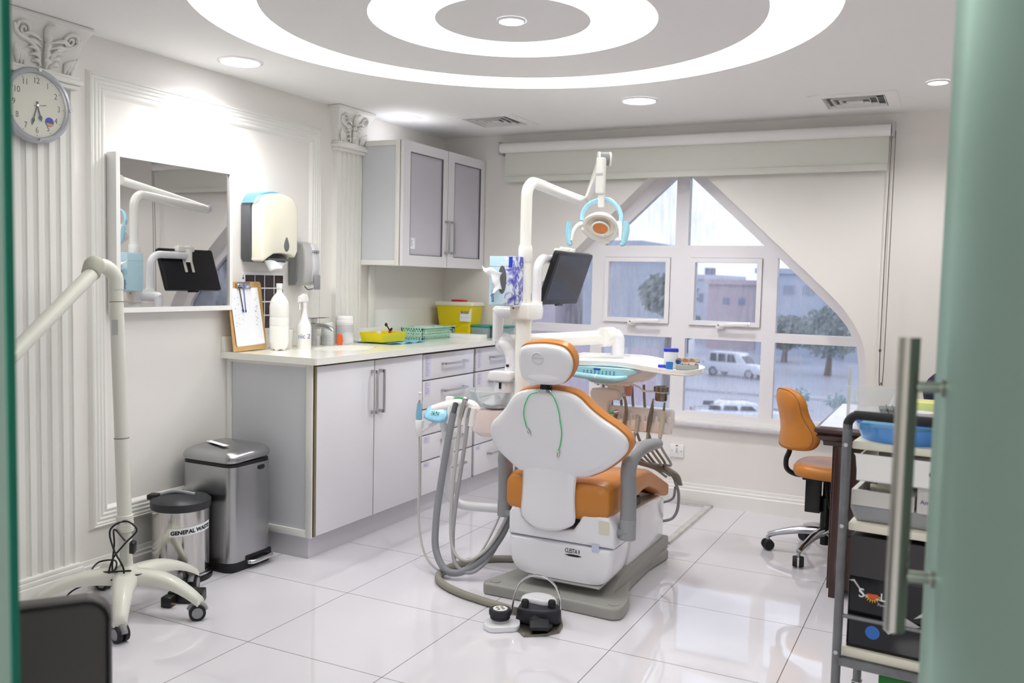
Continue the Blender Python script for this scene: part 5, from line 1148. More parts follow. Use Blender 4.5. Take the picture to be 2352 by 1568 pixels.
# ---------------------------------------------------------------- frosted glass door in front at right
dr = thing('door_1', 'open green frosted glass door with tubular steel handle at right', 'door', (.065, .76, 0)); dr['kind'] = 'structure'
A, B = Vector((-.030, 1.602, 0)), Vector((.070, .76, 0)); dd = (B-A).normalized(); dn = Vector((dd.y, -dd.x, 0)); dn = dn if dn.x < 0 else -dn
MB().prism([(0, .008), ((B-A).length, .008), ((B-A).length, 2.11), (0, 2.11)], A, dd, Z, .010 if dd.cross(Z).dot(dn) < 0 else -.010, bev=.001).out('glass_leaf', FROST, dr)
MB().prism([(-.0018, .008), (.0, .008), (.0, 2.11), (-.0018, 2.11)], A, dd, Z, .010 if dd.cross(Z).dot(dn) < 0 else -.010).out('polished_edge', mat('pale_glass_edge', '#b9c7ab', .3), dr)
hb_ = A+dd*.145
for sg, nm in ((1, dn), (-1, -dn)):
    off = nm*.052 + (nm*0 if sg > 0 else nm*.010)
    h_ = MB().cyl(hb_+off+Z*.842, hb_+off+Z*1.289, .0155, n=32).out('pull_handle', STEEL if 0 else mat('satin_steel_bar', '#b9b7b0', .22, metal=1) if sg > 0 else bpy.data.materials['satin_steel_bar'], dr)
    for z in (.928, 1.216):
        MB().cyl(hb_+off+Z*z, hb_+Z*z+(nm*0 if sg > 0 else nm*.010), .0085, n=24).out('standoff', bpy.data.materials['satin_steel_bar'], h_)
        MB().cyl(hb_+Z*z+(nm*.007 if sg > 0 else nm*.017), hb_+Z*z+(nm*0 if sg > 0 else nm*.010), .0135, n=28).out('rosette', bpy.data.materials['satin_steel_bar'], h_)
for z in (.12, 2.0): MB().box(B-dd*.03+Z*z, (.03, .12, .06), (0, 0, math.atan2(dd.x, -dd.y)), bev=.003).out('patch_hinge', bpy.data.materials['satin_steel_bar'], dr)
# fixed glass side panel at left, seen on its polished edge
gp = MB().span((-2.30, .756, .005), (-1.135, .768, 2.115)).out('wall_front', FROST); struct(gp)
MB().span((-1.135, .756, .005), (-1.131, .768, 2.115)).out('polished_edge', GLASSEDGE, gp)
struct(MB().span((-3.36, YF-.12, 0), (-2.30, YF, 2.12)).out('wall_front', WALL))

# ---------------------------------------------------------------- dark padded visitor chair
vc = thing('visitor_chair', 'dark grey-brown padded chair back at the bottom left corner', 'chair', (-1.90, 1.30, 0))
def slab(m, c, w_, h_, th, rad, rot):
    M = Matrix.Translation(c) @ rotm(rot); q = MB(); q.prism(rrect(w_, h_, rad, 6), (0, 0, -th/2), X, Y, th, bev=th*.33, seg=4)
    me = bpy.data.meshes.new('t'); q.b.to_mesh(me); q.b.free(); me.transform(M); m.b.from_mesh(me); bpy.data.meshes.remove(me)
yw = math.radians(53)
sd_ = Vector((math.cos(yw), math.sin(yw), 0)); fw_ = Vector((-math.sin(yw), math.cos(yw), 0)); C0 = Vector((-1.776, 1.117, 0))
m = MB(); slab(m, C0+Z*.45, .50, .42, .06, .05, (PI/2-.0, 0, yw)); m.out('backrest', LEATHER, vc, ang=60)
m = MB(); P_ = [C0+sd_*(x)+Z*(.45+z)-fw_*.030 for x, z in rrect(.485, .405, .045, 5)]; m.tube(P_+[P_[0]], .004, 6, smooth=False); m.out('piping', BLACK, vc)
m = MB(); slab(m, C0+fw_*.27+Z*.33, .46, .48, .08, .06, (0, 0, yw)); m.out('seat', LEATHER, vc)
for a, b in ((-.21, .07), (.21, .07), (-.21, .47), (.21, .47)): MB().cyl(C0+sd_*a+fw_*b, C0+sd_*a+fw_*b+Z*.30, .012).out('leg', BLACK, vc)

# ---------------------------------------------------------------- hose stand with five-star base
hs_ = thing('extraction_arm_stand', 'tall cream hose arm on a five-castor base by the left wall', 'stand', (-2.93, 2.44, 0))
hub = Vector((-2.925, 2.44, 0)); ang = [-44, 14, 84, 156, 226]
for k, a in enumerate(ang):
    a = math.radians(a); d_ = Vector((math.cos(a), math.sin(a), 0)); L_ = .31
    leg = MB(); t = bmesh.new(); R = []
    for i in range(13):
        q = i/12; w_ = .050-.026*q; zt = .175-.030*q-.055*q**3+.015*math.sin(q*PI); zb = zt-(.055-.025*q); c_ = hub+d_*(.02+L_*q); s_ = d_.cross(Z)
        R.append([t.verts.new(c_+s_*(w_*cx1)+Z*(zb if cz1 < 0 else zt-(.014 if abs(cx1) > .8 else 0))) for cx1, cz1 in ((-1, -1), (-1, 1), (-.5, 1), (.5, 1), (1, 1), (1, -1))])
    for U_, V_ in zip(R, R[1:]):
        for i in range(6): t.faces.new((U_[i], U_[(i+1) % 6], V_[(i+1) % 6], V_[i]))
    t.faces.new(R[0][::-1]); t.faces.new(R[-1]); bmesh.ops.recalc_face_normals(t, faces=t.faces); leg._add(t)
    lg = leg.out('leg', CREAM if 0 else mat('stand_grey_cream', '#d9d9cf', .35, coat=.2) if k == 0 else bpy.data.materials['stand_grey_cream'], hs_, ang=60)
    e = hub+d_*(L_+.005); s_ = d_.cross(Z); rot_ = s_*math.cos(.6)+d_*math.sin(.6)
    cw = MB(); cw.cyl(e+Z*.06, e+Z*.085, .008); cw.out('castor_stem', STEEL, lg)
    for sg in (-1, 1):
        MB().cyl(e+Z*.032+rot_*sg*.006, e+Z*.032+rot_*sg*.022, .032, n=26).out('castor_wheel', RUBBER, lg); MB().cyl(e+Z*.032+rot_*sg*.022, e+Z*.032+rot_*sg*.0235, .021, n=24).out('wheel_cap', GREYP, lg)
    MB().torus(e+Z*.032, .030, .013, rot_, 14, 10, 20, 170).out('castor_hood', GREYP, lg)
SC = bpy.data.materials['stand_grey_cream']
MB().lathe([(0, .10), (.05, .105), (.056, .14), (.045, .175), (.026, .19), (.024, .20), (0, .20)], hub, n=32).out('hub', SC, hs_)
hp = lambda z, o=0: Vector((-2.925+(-.052)*(z-.2)/1.15, 2.44, z))
MB().tube([hp(.19), hp(.34)], .024, 24, smooth=False).out('lower_tube', SC, hs_)
prof = [(.030, 0)];
for i in range(9): prof += [(.0335, .004+.0075*i), (.0315, .0075+.0075*i)]
MB().lathe(prof+[(.0, .074)], hp(.325), (hp(1)-hp(.2)), 30).out('ribbed_collar', SC, hs_, ang=20)
MB().tube([hp(.38), hp(.70)], .0275, 26, smooth=False).out('middle_tube', SC, hs_)
MB().torus(hp(.70), .0275, .0016, hp(1)-hp(.2), 28, 6).out('joint_line', DGREY, hs_)
MB().tube([hp(.70), hp(1.29)], .0262, 26, smooth=False).out('upper_tube', SC, hs_)
MB().torus(hp(1.24), .0264, .0014, hp(1)-hp(.2), 28, 6).out('joint_line', DGREY, hs_)
top_ = hp(1.29)
el = [top_, top_+Vector((0, -.004, .05)), top_+Vector((-.012, -.035, .085)), top_+Vector((-.02, -.075, .092))]
MB().tube(el, .0285, 24, 6).out('elbow', SC, hs_, ang=60)
e1 = el[-1]; e2 = Vector((-2.940, 2.30, 1.345))
cor = [e1, e1*.5+e2*.5+Z*.016, e2]
MB().tube(cor, lambda t: .031+.0035*math.sin(t*2*PI*11), 22, 44).out('corrugated_bend', mat('corrugated_grey', '#c9c9bd', .4), hs_, ang=70)
e3 = Vector((-2.755, 1.72, .955))
MB().tube([e2, e3], .0265, 24, smooth=False).out('suction_tube', SC, hs_)
MB().prism([(-.012, -.03), (.012, -.03), (.012, .03), (-.012, .03)], hp(1.14)+Vector((.0135, -.023, 0)), (.86, .5, 0), Z, .0008).out('specification_label', mat('label_grey', '#bdbdb9', .5), hs_)
# power cord, coiled on the base
h3 = lambda x, y, z: hub+Vector((x, y, z))
pcm = MB(); pcm.tube([h3(.03, -.03, .30), h3(-.02, -.04, .34), h3(-.045, -.02, .27), h3(-.02, -.05, .18), h3(.03, -.06, .13), h3(.045, -.05, .19), h3(.0, -.06, .27), h3(-.03, -.05, .34), h3(.02, -.02, .375), h3(.06, .0, .34), h3(.03, -.03, .29), h3(-.02, -.05, .22), h3(-.01, -.07, .15), h3(.06, -.04, .165), h3(.12, .02, .17), h3(.16, .05, .165)], .0036, 8, 8)
pcm.tube([h3(.05, -.02, .18), h3(-.03, -.07, .175), h3(-.10, -.08, .17), h3(-.12, -.03, .19), h3(-.05, -.01, .20), h3(-.02, -.06, .165), h3(-.14, -.14, .10), h3(-.20, -.14, .02)], .0036, 8, 8); pc = pcm.out('power_cord', BLACK, hs_, label='black coiled power cord')
MB().box(h3(.055, -.015, .275), (.022, .03, .05), (.2, .1, .5), bev=.006).out('connector', BLACK, pc)
pa = thing('power_adapter', 'black plug adapter lying on the floor under the stand legs', 'plug', tuple(h3(.13, .16, 0)))
MB().box(h3(.12, .20, .025), (.14, .07, .05), (0, 0, .5), bev=.006).out('body', BLACK, pa)
MB().box(h3(.10, .12, .022), (.045, .045, .044), (0, 0, .3), bev=.006).out('plug_body', BLACK, pa); MB().box(h3(.135, .115, .02), (.022, .007, .005), (0, 0, .3)).out('brass_pin', mat('brass', '#b98f3c', .3, metal=1), pa)

# ---------------------------------------------------------------- pedal bins
b1 = thing('round_pedal_bin', 'round chrome pedal bin with black lid and GENERAL WASTE sticker', 'bin', (-3.075, 2.845, 0))
q0 = Vector((-3.065, 2.85, 0)); BR = .122
MB().lathe([(0, .0), (BR+.012, .0), (BR+.014, .012), (BR+.012, .022), (BR-.002, .026), (0, .026)], q0, n=48).out('base_ring', BLACK, b1)
MB().lathe([(BR, .026), (BR, .325)], q0, n=56, close=False).out('body', mat('mirror_steel', '#c9c7c4', .13, metal=1), b1)
MB().lathe([(BR+.004, .318), (BR+.007, .325), (BR+.007, .352), (BR-.005, .362), (.05, .376), (0, .380)], q0, n=56).out('lid', mat('bin_lid_black', '#2c2e32', .45), b1, ang=40)
m = MB(); m.tube([q0+Vector((-.075, -.045, .372)), q0+Vector((-.02, -.01, .386)), q0+Vector((.055, .03, .374))], .009, 10, 8, flat=1); m.out('lid_bar', GREYP, b1)
MB().box(q0+Vector((-.11, -.05, .36)), (.05, .05, .024), (0, 0, .4), bev=.005).out('lid_hinge', BLACK, b1)
MB().tube([q0+Vector((.115, -.055, .020)), q0+Vector((.145, -.078, .028)), q0+Vector((.158, -.088, .024))], [.014, .022, .016], 14, 5, flat=.6).out('pedal', BLACK, b1)
MB().torus(q0+Z*.030, BR+.010, .003, Z, 48, 6, -60, 110).out('wire_rail', CHROME, b1)
# curved sticker with lettering bent around the drum
def bend(m, a0, z0, R):
    for v in m.b.verts:
        a = a0+v.co.x/R; rr_ = R+v.co.z; z = z0+v.co.y; v.co = Vector((q0.x+rr_*math.cos(a), q0.y+rr_*math.sin(a), z))
    return m
m = MB(); m.grid(lambda a, b: (a*.20, b*.036+a*.014, .0012), 24, 2); stp = bend(m, math.radians(-66), .212, BR).out('sticker', PAPER, b1)
m = MB(); m.text('GENERAL WASTE', (0, 0, 0), X, Y, .024, 'LEFT', .0006, 1.0, .0009)
bmesh.ops.subdivide_edges(m.b, edges=m.b.edges[:], cuts=1)
for v in m.b.verts: v.co.y += .009+.07*v.co.x; v.co.x += .006; v.co.z += .0017
bmesh.ops.solidify(m.b, geom=m.b.faces[:], thickness=0) if 0 else None
bend(m, math.radians(-66), .212, BR).out('lettering', INK, stp)

b2 = thing('tall_pedal_bin', 'tall rectangular brushed steel pedal bin with lid ajar', 'bin', (-3.04, 3.12, 0))
ctr = (-3.048, 3.112); W_, D_ = .318, .272
MB().prism(rrect(W_+.004, D_+.004, .045, 6, *ctr), (0, 0, 0), X, Y, .045, bev=.004).out('base', RUBBER, b2)
MB().prism(rrect(W_, D_, .045, 8, *ctr), (0, 0, .04), X, Y, .445).out('body', BSTEEL, b2, ang=40)
MB().prism(rrect(W_-.004, D_-.004, .045, 8, *ctr), (0, 0, .484), X, Y, .016, bev=.003).out('inner_rim', BLACK, b2)
m = MB(); t = bmesh.new(); R = []
for z, k in ((0, 1), (.012, 1.015), (.026, 1.0), (.040, .93), (.050, .80), (.054, .5), (.055, .1)):
    R.append([t.verts.new((ctr[0]+(p-ctr[0])*k*1.01, ctr[1]+(q_-ctr[1])*k*1.02, .503+z+ .085*(ctr[1]+.15-q_)*0+.07*(ctr[0]+.16-p)*0 + .10*(q_-ctr[1]+.15)*.35)) for p, q_ in rrect(W_, D_, .045, 8, *ctr)])
for U_, V_ in zip(R, R[1:]):
    for i in range(len(U_)): t.faces.new((U_[i], U_[(i+1) % len(U_)], V_[(i+1) % len(V_)], V_[i]))
t.faces.new(R[0][::-1]); t.faces.new(R[-1]); m._add(t); m.out('lid', BSTEEL, b2, ang=50)
MB().box((ctr[0]-.03, ctr[1]-.03, .566), (.17, .028, .0015), (0, -.0, -.3)).out('lid_sticker', PAPER, b2)
MB().prism(rrect(.045, .02, .009), (ctr[0]+W_/2+.0002, ctr[1]+.055, .462), Y, Z, .002).out('maker_badge', BLACK, b2)
MB().tube([(ctr[0]+W_/2-.01, ctr[1]-.035, .03), (ctr[0]+W_/2+.022, ctr[1]-.02, .032), (ctr[0]+W_/2+.026, ctr[1]+.04, .032), (ctr[0]+W_/2+.022, ctr[1]+.10, .034), (ctr[0]+W_/2-.01, ctr[1]+.115, .034)], .011, 12, 7).out('pedal', CHROME, b2)
MB().box((ctr[0]+W_/2-.003, ctr[1]+.04, .046), (.012, .17, .035), bev=.003).out('pedal_recess', BLACK, b2)

# ---------------------------------------------------------------- socket and floor trunking
so = thing('wall_socket', 'white square wall switch plate under the window', 'socket', (-1.532, 5.395, .285))
MB().box((-1.534, 5.394, .322), (.086, .011, .080), bev=.003).out('plate', PLAST, so)
MB().box((-1.534, 5.388, .326), (.012, .004, .030), bev=.001).out('rocker', LGREY, so); 
for s in (-1, 1): MB().cyl((-1.534+s*.030, 5.3885, .322), (-1.534+s*.030, 5.387, .322), .003, n=10).out('screw', DGREY, so)
MB().box((-1.534, 5.388, .357), (.014, .003, .006)).out('red_mark', RED, so)
ct = thing('floor_trunking', 'thin white cable trunking on the floor from chair to window wall', 'trunking', (-1.31, 4.9, 0))
MB().prism([(0, 0), (.045, 0), (.040, .014), (.005, .014)], (-1.335, 5.38, 0), X, Z, .90, bev=.001).out('cover', mat('trunking_white', '#dcdad8', .45, var=.25, vscale=12), ct)
MB().prism([(0, 0), (.02, 0), (.02, .022), (0, .022)], (-1.29, 5.362, 0), Y*-1, Z, -1.5 if (-Y).cross(Z).x > 0 else 1.5, bev=.001).out('wall_run', bpy.data.materials['trunking_white'], ct)
MB().tube([(-1.312, 4.48, .008), (-1.31, 4.40, .008), (-1.32, 4.33, .01), (-1.33, 4.26, .012)], .007, 8, 5).out('cable', BLACK, ct)

# ---------------------------------------------------------------- operator stool
os_ = thing('operator_stool', 'tan orange stool with tall curved backrest at the desk', 'stool', (-.56, 4.70, 0))
hb2 = Vector((-.555, 4.70, 0))
for k, a in enumerate((188, 252, 330, 42, 118)):
    a = math.radians(a); d_ = Vector((math.cos(a), math.sin(a), 0)); s_ = d_.cross(Z)
    lg = MB().tube([hb2+Z*.125, hb2+d_*.10+Z*.125, hb2+d_*.22+Z*.098, hb2+d_*.275+Z*.078], [.026, .021, .015, .014], 14, 6, flat=1).out('leg', CHROME if 0 else mat('polished_aluminium', '#b9bac0', .18, metal=1) if k == 0 else bpy.data.materials['polished_aluminium'], os_, ang=60)
    e = hb2+d_*.275; MB().cyl(e+Z*.05, e+Z*.075, .010).out('castor_stem', STEEL, lg)
    r3 = (s_*math.cos(.5)+d_*math.sin(.5))
    for sg in (-1, 1): MB().cyl(e+Z*.029+r3*sg*.005, e+Z*.029+r3*sg*.026, .029, .025, n=24).out('castor_wheel', RUBBER, lg)
MB().lathe([(0, .06), (.022, .06), (.022, .10), (.036, .105), (.036, .145), (.026, .15), (.026, .30), (.018, .31), (.018, .415), (0, .415)], hb2, n=28).out('gas_column', BLACK, os_)
MB().box(hb2+Z*.405, (.22, .16, .022), bev=.004).out('seat_mechanism', RUBBER, os_)
MB().box(hb2+Vector((-.06, -.02, .31)), (.075, .055, .17), bev=.004).out('mechanism_box', BLACK, os_)
MB().tube([hb2+Vector((.0, -.05, .39)), hb2+Vector((.01, -.06, .33)), hb2+Vector((.03, -.065, .26)), hb2+Vector((.02, -.06, .40))], .006, 8, 5).out('lever', BLACK, os_)
m = MB(); t = bmesh.new()
R = []; sc_ = hb2+Vector((.03, .0, 0)); ol = smooth2d([(-.185, -.09), (-.175, .09), (-.11, .18), (.06, .20), (.18, .15), (.20, 0), (.18, -.15), (.06, -.20), (-.11, -.18)], 4)
for z, k in ((.418, .80), (.422, .95), (.438, 1.0), (.462, .99), (.478, .93), (.484, .75), (.480, .4), (.478, .05)): R.append([t.verts.new((sc_.x+p*k, sc_.y+q_*k, z)) for p, q_ in ol])
for U_, V_ in zip(R, R[1:]):
    for i in range(len(U_)): t.faces.new((U_[i], U_[(i+1) % len(U_)], V_[(i+1) % len(V_)], V_[i]))
t.faces.new(R[0][::-1]); t.faces.new(R[-1]); m._add(t); m.out('seat', ORANGE, os_, ang=60)
MB().tube([hb2+Vector((-.06, .0, .405)), hb2+Vector((-.15, -.01, .405)), hb2+Vector((-.195, -.02, .43)), hb2+Vector((-.20, -.03, .48)), hb2+Vector((-.185, -.03, .53)), hb2+Vector((-.185, -.03, .62))], .013, 12, 8, flat=1.5).out('backrest_stem', BLACK, os_)
# backrest pad: vertical, bulging, narrower at the top
bn = Vector((.80, .60, 0)).normalized(); bsd = Z.cross(bn); bc_ = hb2+Vector((-.195, -.045, .695))
bo = smooth2d([(-.06, .150), (-.115, .105), (-.125, .02), (-.165, -.07), (-.150, -.135), (-.06, -.155), (.06, -.155), (.150, -.135), (.165, -.07), (.125, .02), (.115, .105), (.06, .150)], 4)
t = bmesh.new(); R = []
def bpt(p, q_, w__):
    cur = .055*(p/.165)**2; lum = .035*math.sin((q_+.15)/.30*PI*1.5+.3); return bc_+bsd*p+Z*q_+bn*(w__+cur+lum*.5)
for w__, k in ((-.030, .05), (-.030, .5), (-.028, .86), (-.020, .96), (-.008, 1.0), (.008, 1.0), (.022, .96), (.032, .86), (.036, .5), (.036, .05)): R.append([t.verts.new(bpt(p*k, q_*k, w__)) for p, q_ in bo])
for U_, V_ in zip(R, R[1:]):
    for i in range(len(U_)): t.faces.new((U_[i], U_[(i+1) % len(U_)], V_[(i+1) % len(V_)], V_[i]))
t.faces.new(R[0][::-1]); t.faces.new(R[-1]); bmesh.ops.recalc_face_normals(t, faces=t.faces); m = MB(); m._add(t); m.out('backrest', ORANGE, os_, ang=60)
m = MB(); pp = [bpt(p*.965, q_*.965, -.021) for p, q_ in bo]; m.tube(pp+[pp[0]], .0022, 6, smooth=False); m.out('seam', mat('seam_brown', '#9a6528', .6), os_)

# ---------------------------------------------------------------- desk
dk = thing('desk', 'dark mahogany desk with moulded edge and pale top by the right wall', 'desk', (0, 4.5, 0))
dprof = [(0, .67), (.014, .672), (.016, .69), (.030, .70), (.044, .715), (.036, .724), (.050, .733), (.050, .745), (.046, .752)]
def dtop():
    t = bmesh.new(); R = []
    for e, z in dprof+[(.03, .754)]: R.append([t.verts.new((x, y, z)) for x, y in ((-.49-e, 4.09-e), (.56, 4.09-e), (.56, 4.88+e), (-.49-e, 4.88+e))])
    for U_, V_ in zip(R, R[1:]):
        for i in range(4): t.faces.new((U_[i], U_[(i+1) % 4], V_[(i+1) % 4], V_[i]))
    t.faces.new(R[0][::-1]); t.faces.new(R[-1]); m = MB(); m._add(t); return m
dtop().out('moulded_top', WOOD, dk, ang=25)
MB().span((-.52, 4.06, .7545), (.55, 4.91, .7585)).out('pale_top_sheet', mat('pale_desk_sheet', '#d3d0d8', .12, var=.15, vscale=6, coat=.6), dk)
m = MB(); m.span((-.468, 4.10, .03), (.30, 4.44, .672), bev=.003); m.out('pedestal', WOOD, dk)
MB().span((.35, 4.10, .0), (.56, 4.865, .672), bev=.002).out('side_board', WOOD, dk)
for z in (.27, .46): MB().span((-.470, 4.097, z), (.30, 4.0995, z+.006)).out('panel_groove', BLACK, dk)
MB().span((-.455, 4.07, .0), (-.40, 4.10, .672), bev=.003).out('corner_post', WOOD, dk)
# things on the desk
ac = thing('acrylic_stand', 'clear acrylic sheet stand on the desk corner', 'stand', (-.40, 4.35, .7585))
MB().prism([(0, 0), (.26, 0), (.26, .16), (0, .16)], (-.44, 4.30, .76), (1, .1, 0), Z, .004).out('front_sheet', FILMC, ac)
MB().prism([(0, 0), (.10, 0), (.10, .24), (0, .24)], (-.44, 4.32, .76), (0, 1, 0), Z, .004).out('side_sheet', FILMC, ac)
kb = thing('keyboard', 'dark grey keyboard lying on the desk behind the trolley rail', 'keyboard', (-.24, 4.25, .7585))
MB().box((-.20, 4.28, .800), (.18, .20, .014), (.25, 0, .2), bev=.003).out('case', DGREY, kb)
for k in range(6): MB().box((-.20-.060+.026*k, 4.28, .812), (.004, .18, .005), (.25, 0, .2)).out('key_row_gap', BLACK, kb)
pp_ = thing('paper_cone', 'white folded paper standing on the desk beside the keyboard', 'paper', (-.28, 4.70, .7585))
MB().prism([(0, 0), (.14, 0), (.10, .16), (.07, .16)], (-.30, 4.62, .7588), (1, 0, 0), Z, .05, bev=.004).out('folded_sheet', PAPER, pp_)
gb = thing('glove_pack', 'yellow-green glove pack with clear wrap on the desk', 'pack', (-.10, 4.30, .7585))
MB().box((-.105, 4.34, .815), (.16, .14, .11), (0, 0, .1), bev=.012).out('pack', mat('lime_pack', '#dfe08f', .45, bump=.3, bscale=30), gb)
MB().box((-.10, 4.20, .80), (.18, .11, .08), (0, 0, -.05), bev=.02).out('clear_blue_wrap', mat('pale_blue_wrap', '#aedbe9', .15, coat=.6, bump=.5, bscale=35), gb)
jk = thing('navy_jacket', 'folded navy jacket on the desk behind the door edge', 'jacket', (-.05, 4.72, .7585))
m = MB(); m.ball((-.03, 4.72, .87), .11, (1, .8, 1.0)); m.out('folded_cloth', NAVY, jk)
ds = thing('desk_monitor', 'black computer monitor on the desk, half hidden by the door', 'monitor', (.1, 4.6, .7585))
MB().box((.13, 4.55, 1.02), (.36, .025, .24), (0, 0, -.5), bev=.004).out('panel', BLACK, ds); MB().box((.13, 4.58, .83), (.04, .03, .15)).out('neck', BLACK, ds); MB().cyl((.13, 4.58, .7586), (.13, 4.58, .77), .09).out('foot', BLACK, ds)

# ---------------------------------------------------------------- trolley with shelves
tr_ = thing('trolley', 'grey tube trolley with cream shelves and black handrail by the door', 'trolley', (-.275, 2.75, 0), math.radians(-5))
TW, TD = .46, .36
def T_(x, y, z): return Vector((x, y, z))
for x in (.0, TW):
    lg = MB(); lg.tube([T_(x, 0, .055), T_(x, 0, .5), T_(x, 0, .965)], .0135, 16, smooth=False); lg = lg.out('front_leg', GALV, tr_, local=True)
    lg2 = MB(); lg2.tube([T_(x, TD, .055), T_(x, TD, .90)], .0135, 16, smooth=False); lg2 = lg2.out('rear_leg', GALV, tr_, local=True)
    for y, pl in ((0, lg), (TD, lg2)): MB().cyl(T_(x-.012, y, .03), T_(x+.012, y, .03), .029).out('castor_wheel', RUBBER, pl, local=True); MB().box(T_(x, y, .052), (.03, .03, .012)).out('castor_fork', STEEL, pl, local=True)
m = MB(); m.tube([T_(0, 0, .95), T_(.002, .0, .972), T_(.018, 0, .990), T_(.04, 0, .993), T_(.20, 0, .993), T_(TW-.03, 0, .993), T_(TW-.004, 0, .98), T_(TW, 0, .95)], .0135, 14, 6); m.out('handrail', RUBBER, tr_, local=True, ang=60)
for z0, z1 in ((.893, .915), (.652, .675), (.272, .300)):
    MB().span((-.0+.014, .004, z0), (TW-.014, TD, z1), bev=.003).out('shelf', mat('cream_shelf', '#e4e0cf', .4, var=.03) if z0 > .8 else bpy.data.materials['cream_shelf'], tr_, local=True)
m = MB(); m.span((0, -.010, .246), (TW, .012, .270)); m.out('lower_rail', GALV, tr_, local=True)
m = MB(); m.tube([T_(0, 0, .395), T_(TW, 0, .395)], .006, 10, smooth=False); m.out('guard_rod', GALV, tr_, local=True)
for z in (.905, .665, .285): MB().cyl(T_(-.0, -.0135, z), T_(.0, -.017, z), .006, n=12).out('bolt', STEEL, tr_, local=True)
dw = bpy.data.objects.new('drawer', None); C.objects.link(dw); dw.parent = tr_; dw.location = (.015, 0, .80); dw['label'] = 'white plastic drawer with slot handle'
o_ = [(.0, .005), (.003, -.002), (.42, -.002), (.42, .005)]
m = MB(); m.plate([(.012, .075), (.020, .004), (.405, .004), (.413, .075), (.418, .082), (.007, .082)], [rrect(.075, .020, .009, 4, .245, .045)], (0, 0, 0), X, Z, .006); m.out('front', PLAST, dw, local=True)
MB().span((.02, -.006, .004), (.40, .33, .007)).out('floor_tray', PLAST, dw, local=True); MB().span((.016, -.002, .004), (.022, .33, .075)).out('side', PLAST, dw, local=True)
MB().span((.10, .04, .01), (.35, .2, .055)).out('contents', DGREY, dw, local=True)
# amalgam mixer on the middle shelf
am = thing('amalgam_mixer', 'grey and white amalgam mixer with open lid on trolley\'s middle shelf', 'mixer', (-.262, 2.77, .6755), math.radians(-5))
MB().prism([(.0, .035), (.012, .008), (.02, .0), (.40, .0), (.40, .045), (.0, .062)], (0, .26, 0), X, Z, .25, bev=.012, seg=3).out('base', GREYP if 0 else mat('mid_grey_case', '#9b9ca0', .4), am, local=True)
m = MB(); m.plate([(.004, .0), (.175, .0), (.175, .25), (.004, .25)], [[(.018, .012), (.160, .012), (.160, .235), (.018, .235)]], (0, 0, .05), X, Y, .045); m.span((.004, .235, .095), (.175, .25, .125)); m.out('mixing_well', mat('light_case', '#d2d0cc', .4), am, local=True)
MB().span((.02, .015, .052), (.158, .232, .06)).out('well_floor', DGREY, am, local=True)
m = MB(); m.cyl((.06, .10, .090), (.14, .10, .090), .018); m.ball((.14, .10, .09), .022); m.cyl((.04, .10, .09), (.06, .10, .09), .008); m.out('mixing_head', CREAM, am, local=True)
MB().span((.045, .17, .065), (.12, .2, .11)).out('motor_block', BLACK, am, local=True)
MB().prism([(.0, .0), (.20, .0), (.20, .055), (.17, .085), (.0, .085)], (.18, .0, .05), Y, Z, .21, bev=.008).out('control_case', bpy.data.materials['light_case'], am, local=True)
MB().span((.235, .05, .1352), (.275, .075, .1365)).out('display', BLACK, am, local=True)
MB().text('Amalgamator', (.190, -.0015, .078), X, Z, .018, 'LEFT', .0005).out('lettering', INKB, am, local=True)
lid_ = MB(); lid_.prism([(0, 0), (.15, 0), (.145, .03), (.005, .03)], (.015, .252, .115), X, Z, .012, bev=.004); lid_.out('smoky_lid', film('smoke_lid', '#4b4a4c', .6, .1), am, local=True)
# black carton with sun emblem
bc2 = thing('black_carton', 'large glossy black carton with small sun emblem on trolley\'s lower shelf', 'box', (-.252, 2.765, .3005), math.radians(-5))
MB().span((0, 0, 0), (.40, .30, .335), bev=.002).out('carton', BLACKG, bc2, local=True)
MB().span((.0, -.0008, .215), (.40, -.0002, .335)).out('upper_band', mat('grey_black_band', '#332f33', .25), bc2, local=True)
MB().text('S', (.028, -.0015, .155), X, Z, .038, 'LEFT', .0004).out('letter', PAPER, bc2, local=True); MB().text('L', (.088, -.0015, .155), X, Z, .032, 'LEFT', .0004).out('letter', PAPER, bc2, local=True); MB().text('Power of light', (.082, -.0015, .138), X, Z, .012, 'LEFT', .0003).out('slogan', LGREY, bc2, local=True)
m = MB()
for k in range(9):
    a = math.radians(200+17.5*k); m.prism([(-.0025, .017), (.0025, .017), (0, .028)], (.068, -.0012, .170), (math.cos(a+PI/2), 0, math.sin(a+PI/2)), (math.cos(a), 0, math.sin(a)), .0004)
m.out('sun_rays', mat('sun_orange', '#eaa92e', .5), bc2, local=True)
MB().prism([(.0155*math.cos(math.radians(t)), .0155*math.sin(math.radians(t))) for t in range(180, 361, 12)], (.068, -.0012, .170), X, Z, .0006).out('sun_disc', mat('sun_red', '#cf5a2a', .5), bc2, local=True)
MB().text('Power of light', (.145, -.0015, .325), -Z, X, .022, 'LEFT', .0003).out('side_slogan', GREYP, bc2, local=True)
m = MB(); m.prism([(.0, .20), (.015, .205), (.045, .165), (.14, .150), (.14, .147), (.044, .160), (.014, .198)], (0, -.0012, .0), X, Z, .0004); m.out('white_arc_line', LGREY, bc2, local=True)
MB().ball((.072, .0, .055), .020, (1, .05, 1)).out('blue_glow_print', mat('blue_dot_print', '#2f6fc0', .4), bc2, local=True)
m = MB(); m.prism([(.10, .075), (.155, .12), (.20, .10), (.155, .085), (.115, .06)], (0, -.0012, 0), X, Z, .0004); m.prism([(.18, .12), (.215, .155), (.25, .125), (.215, .135)], (0, -.0012, 0), X, Z, .0004); m.out('printed_wing', LGREY, bc2, local=True)
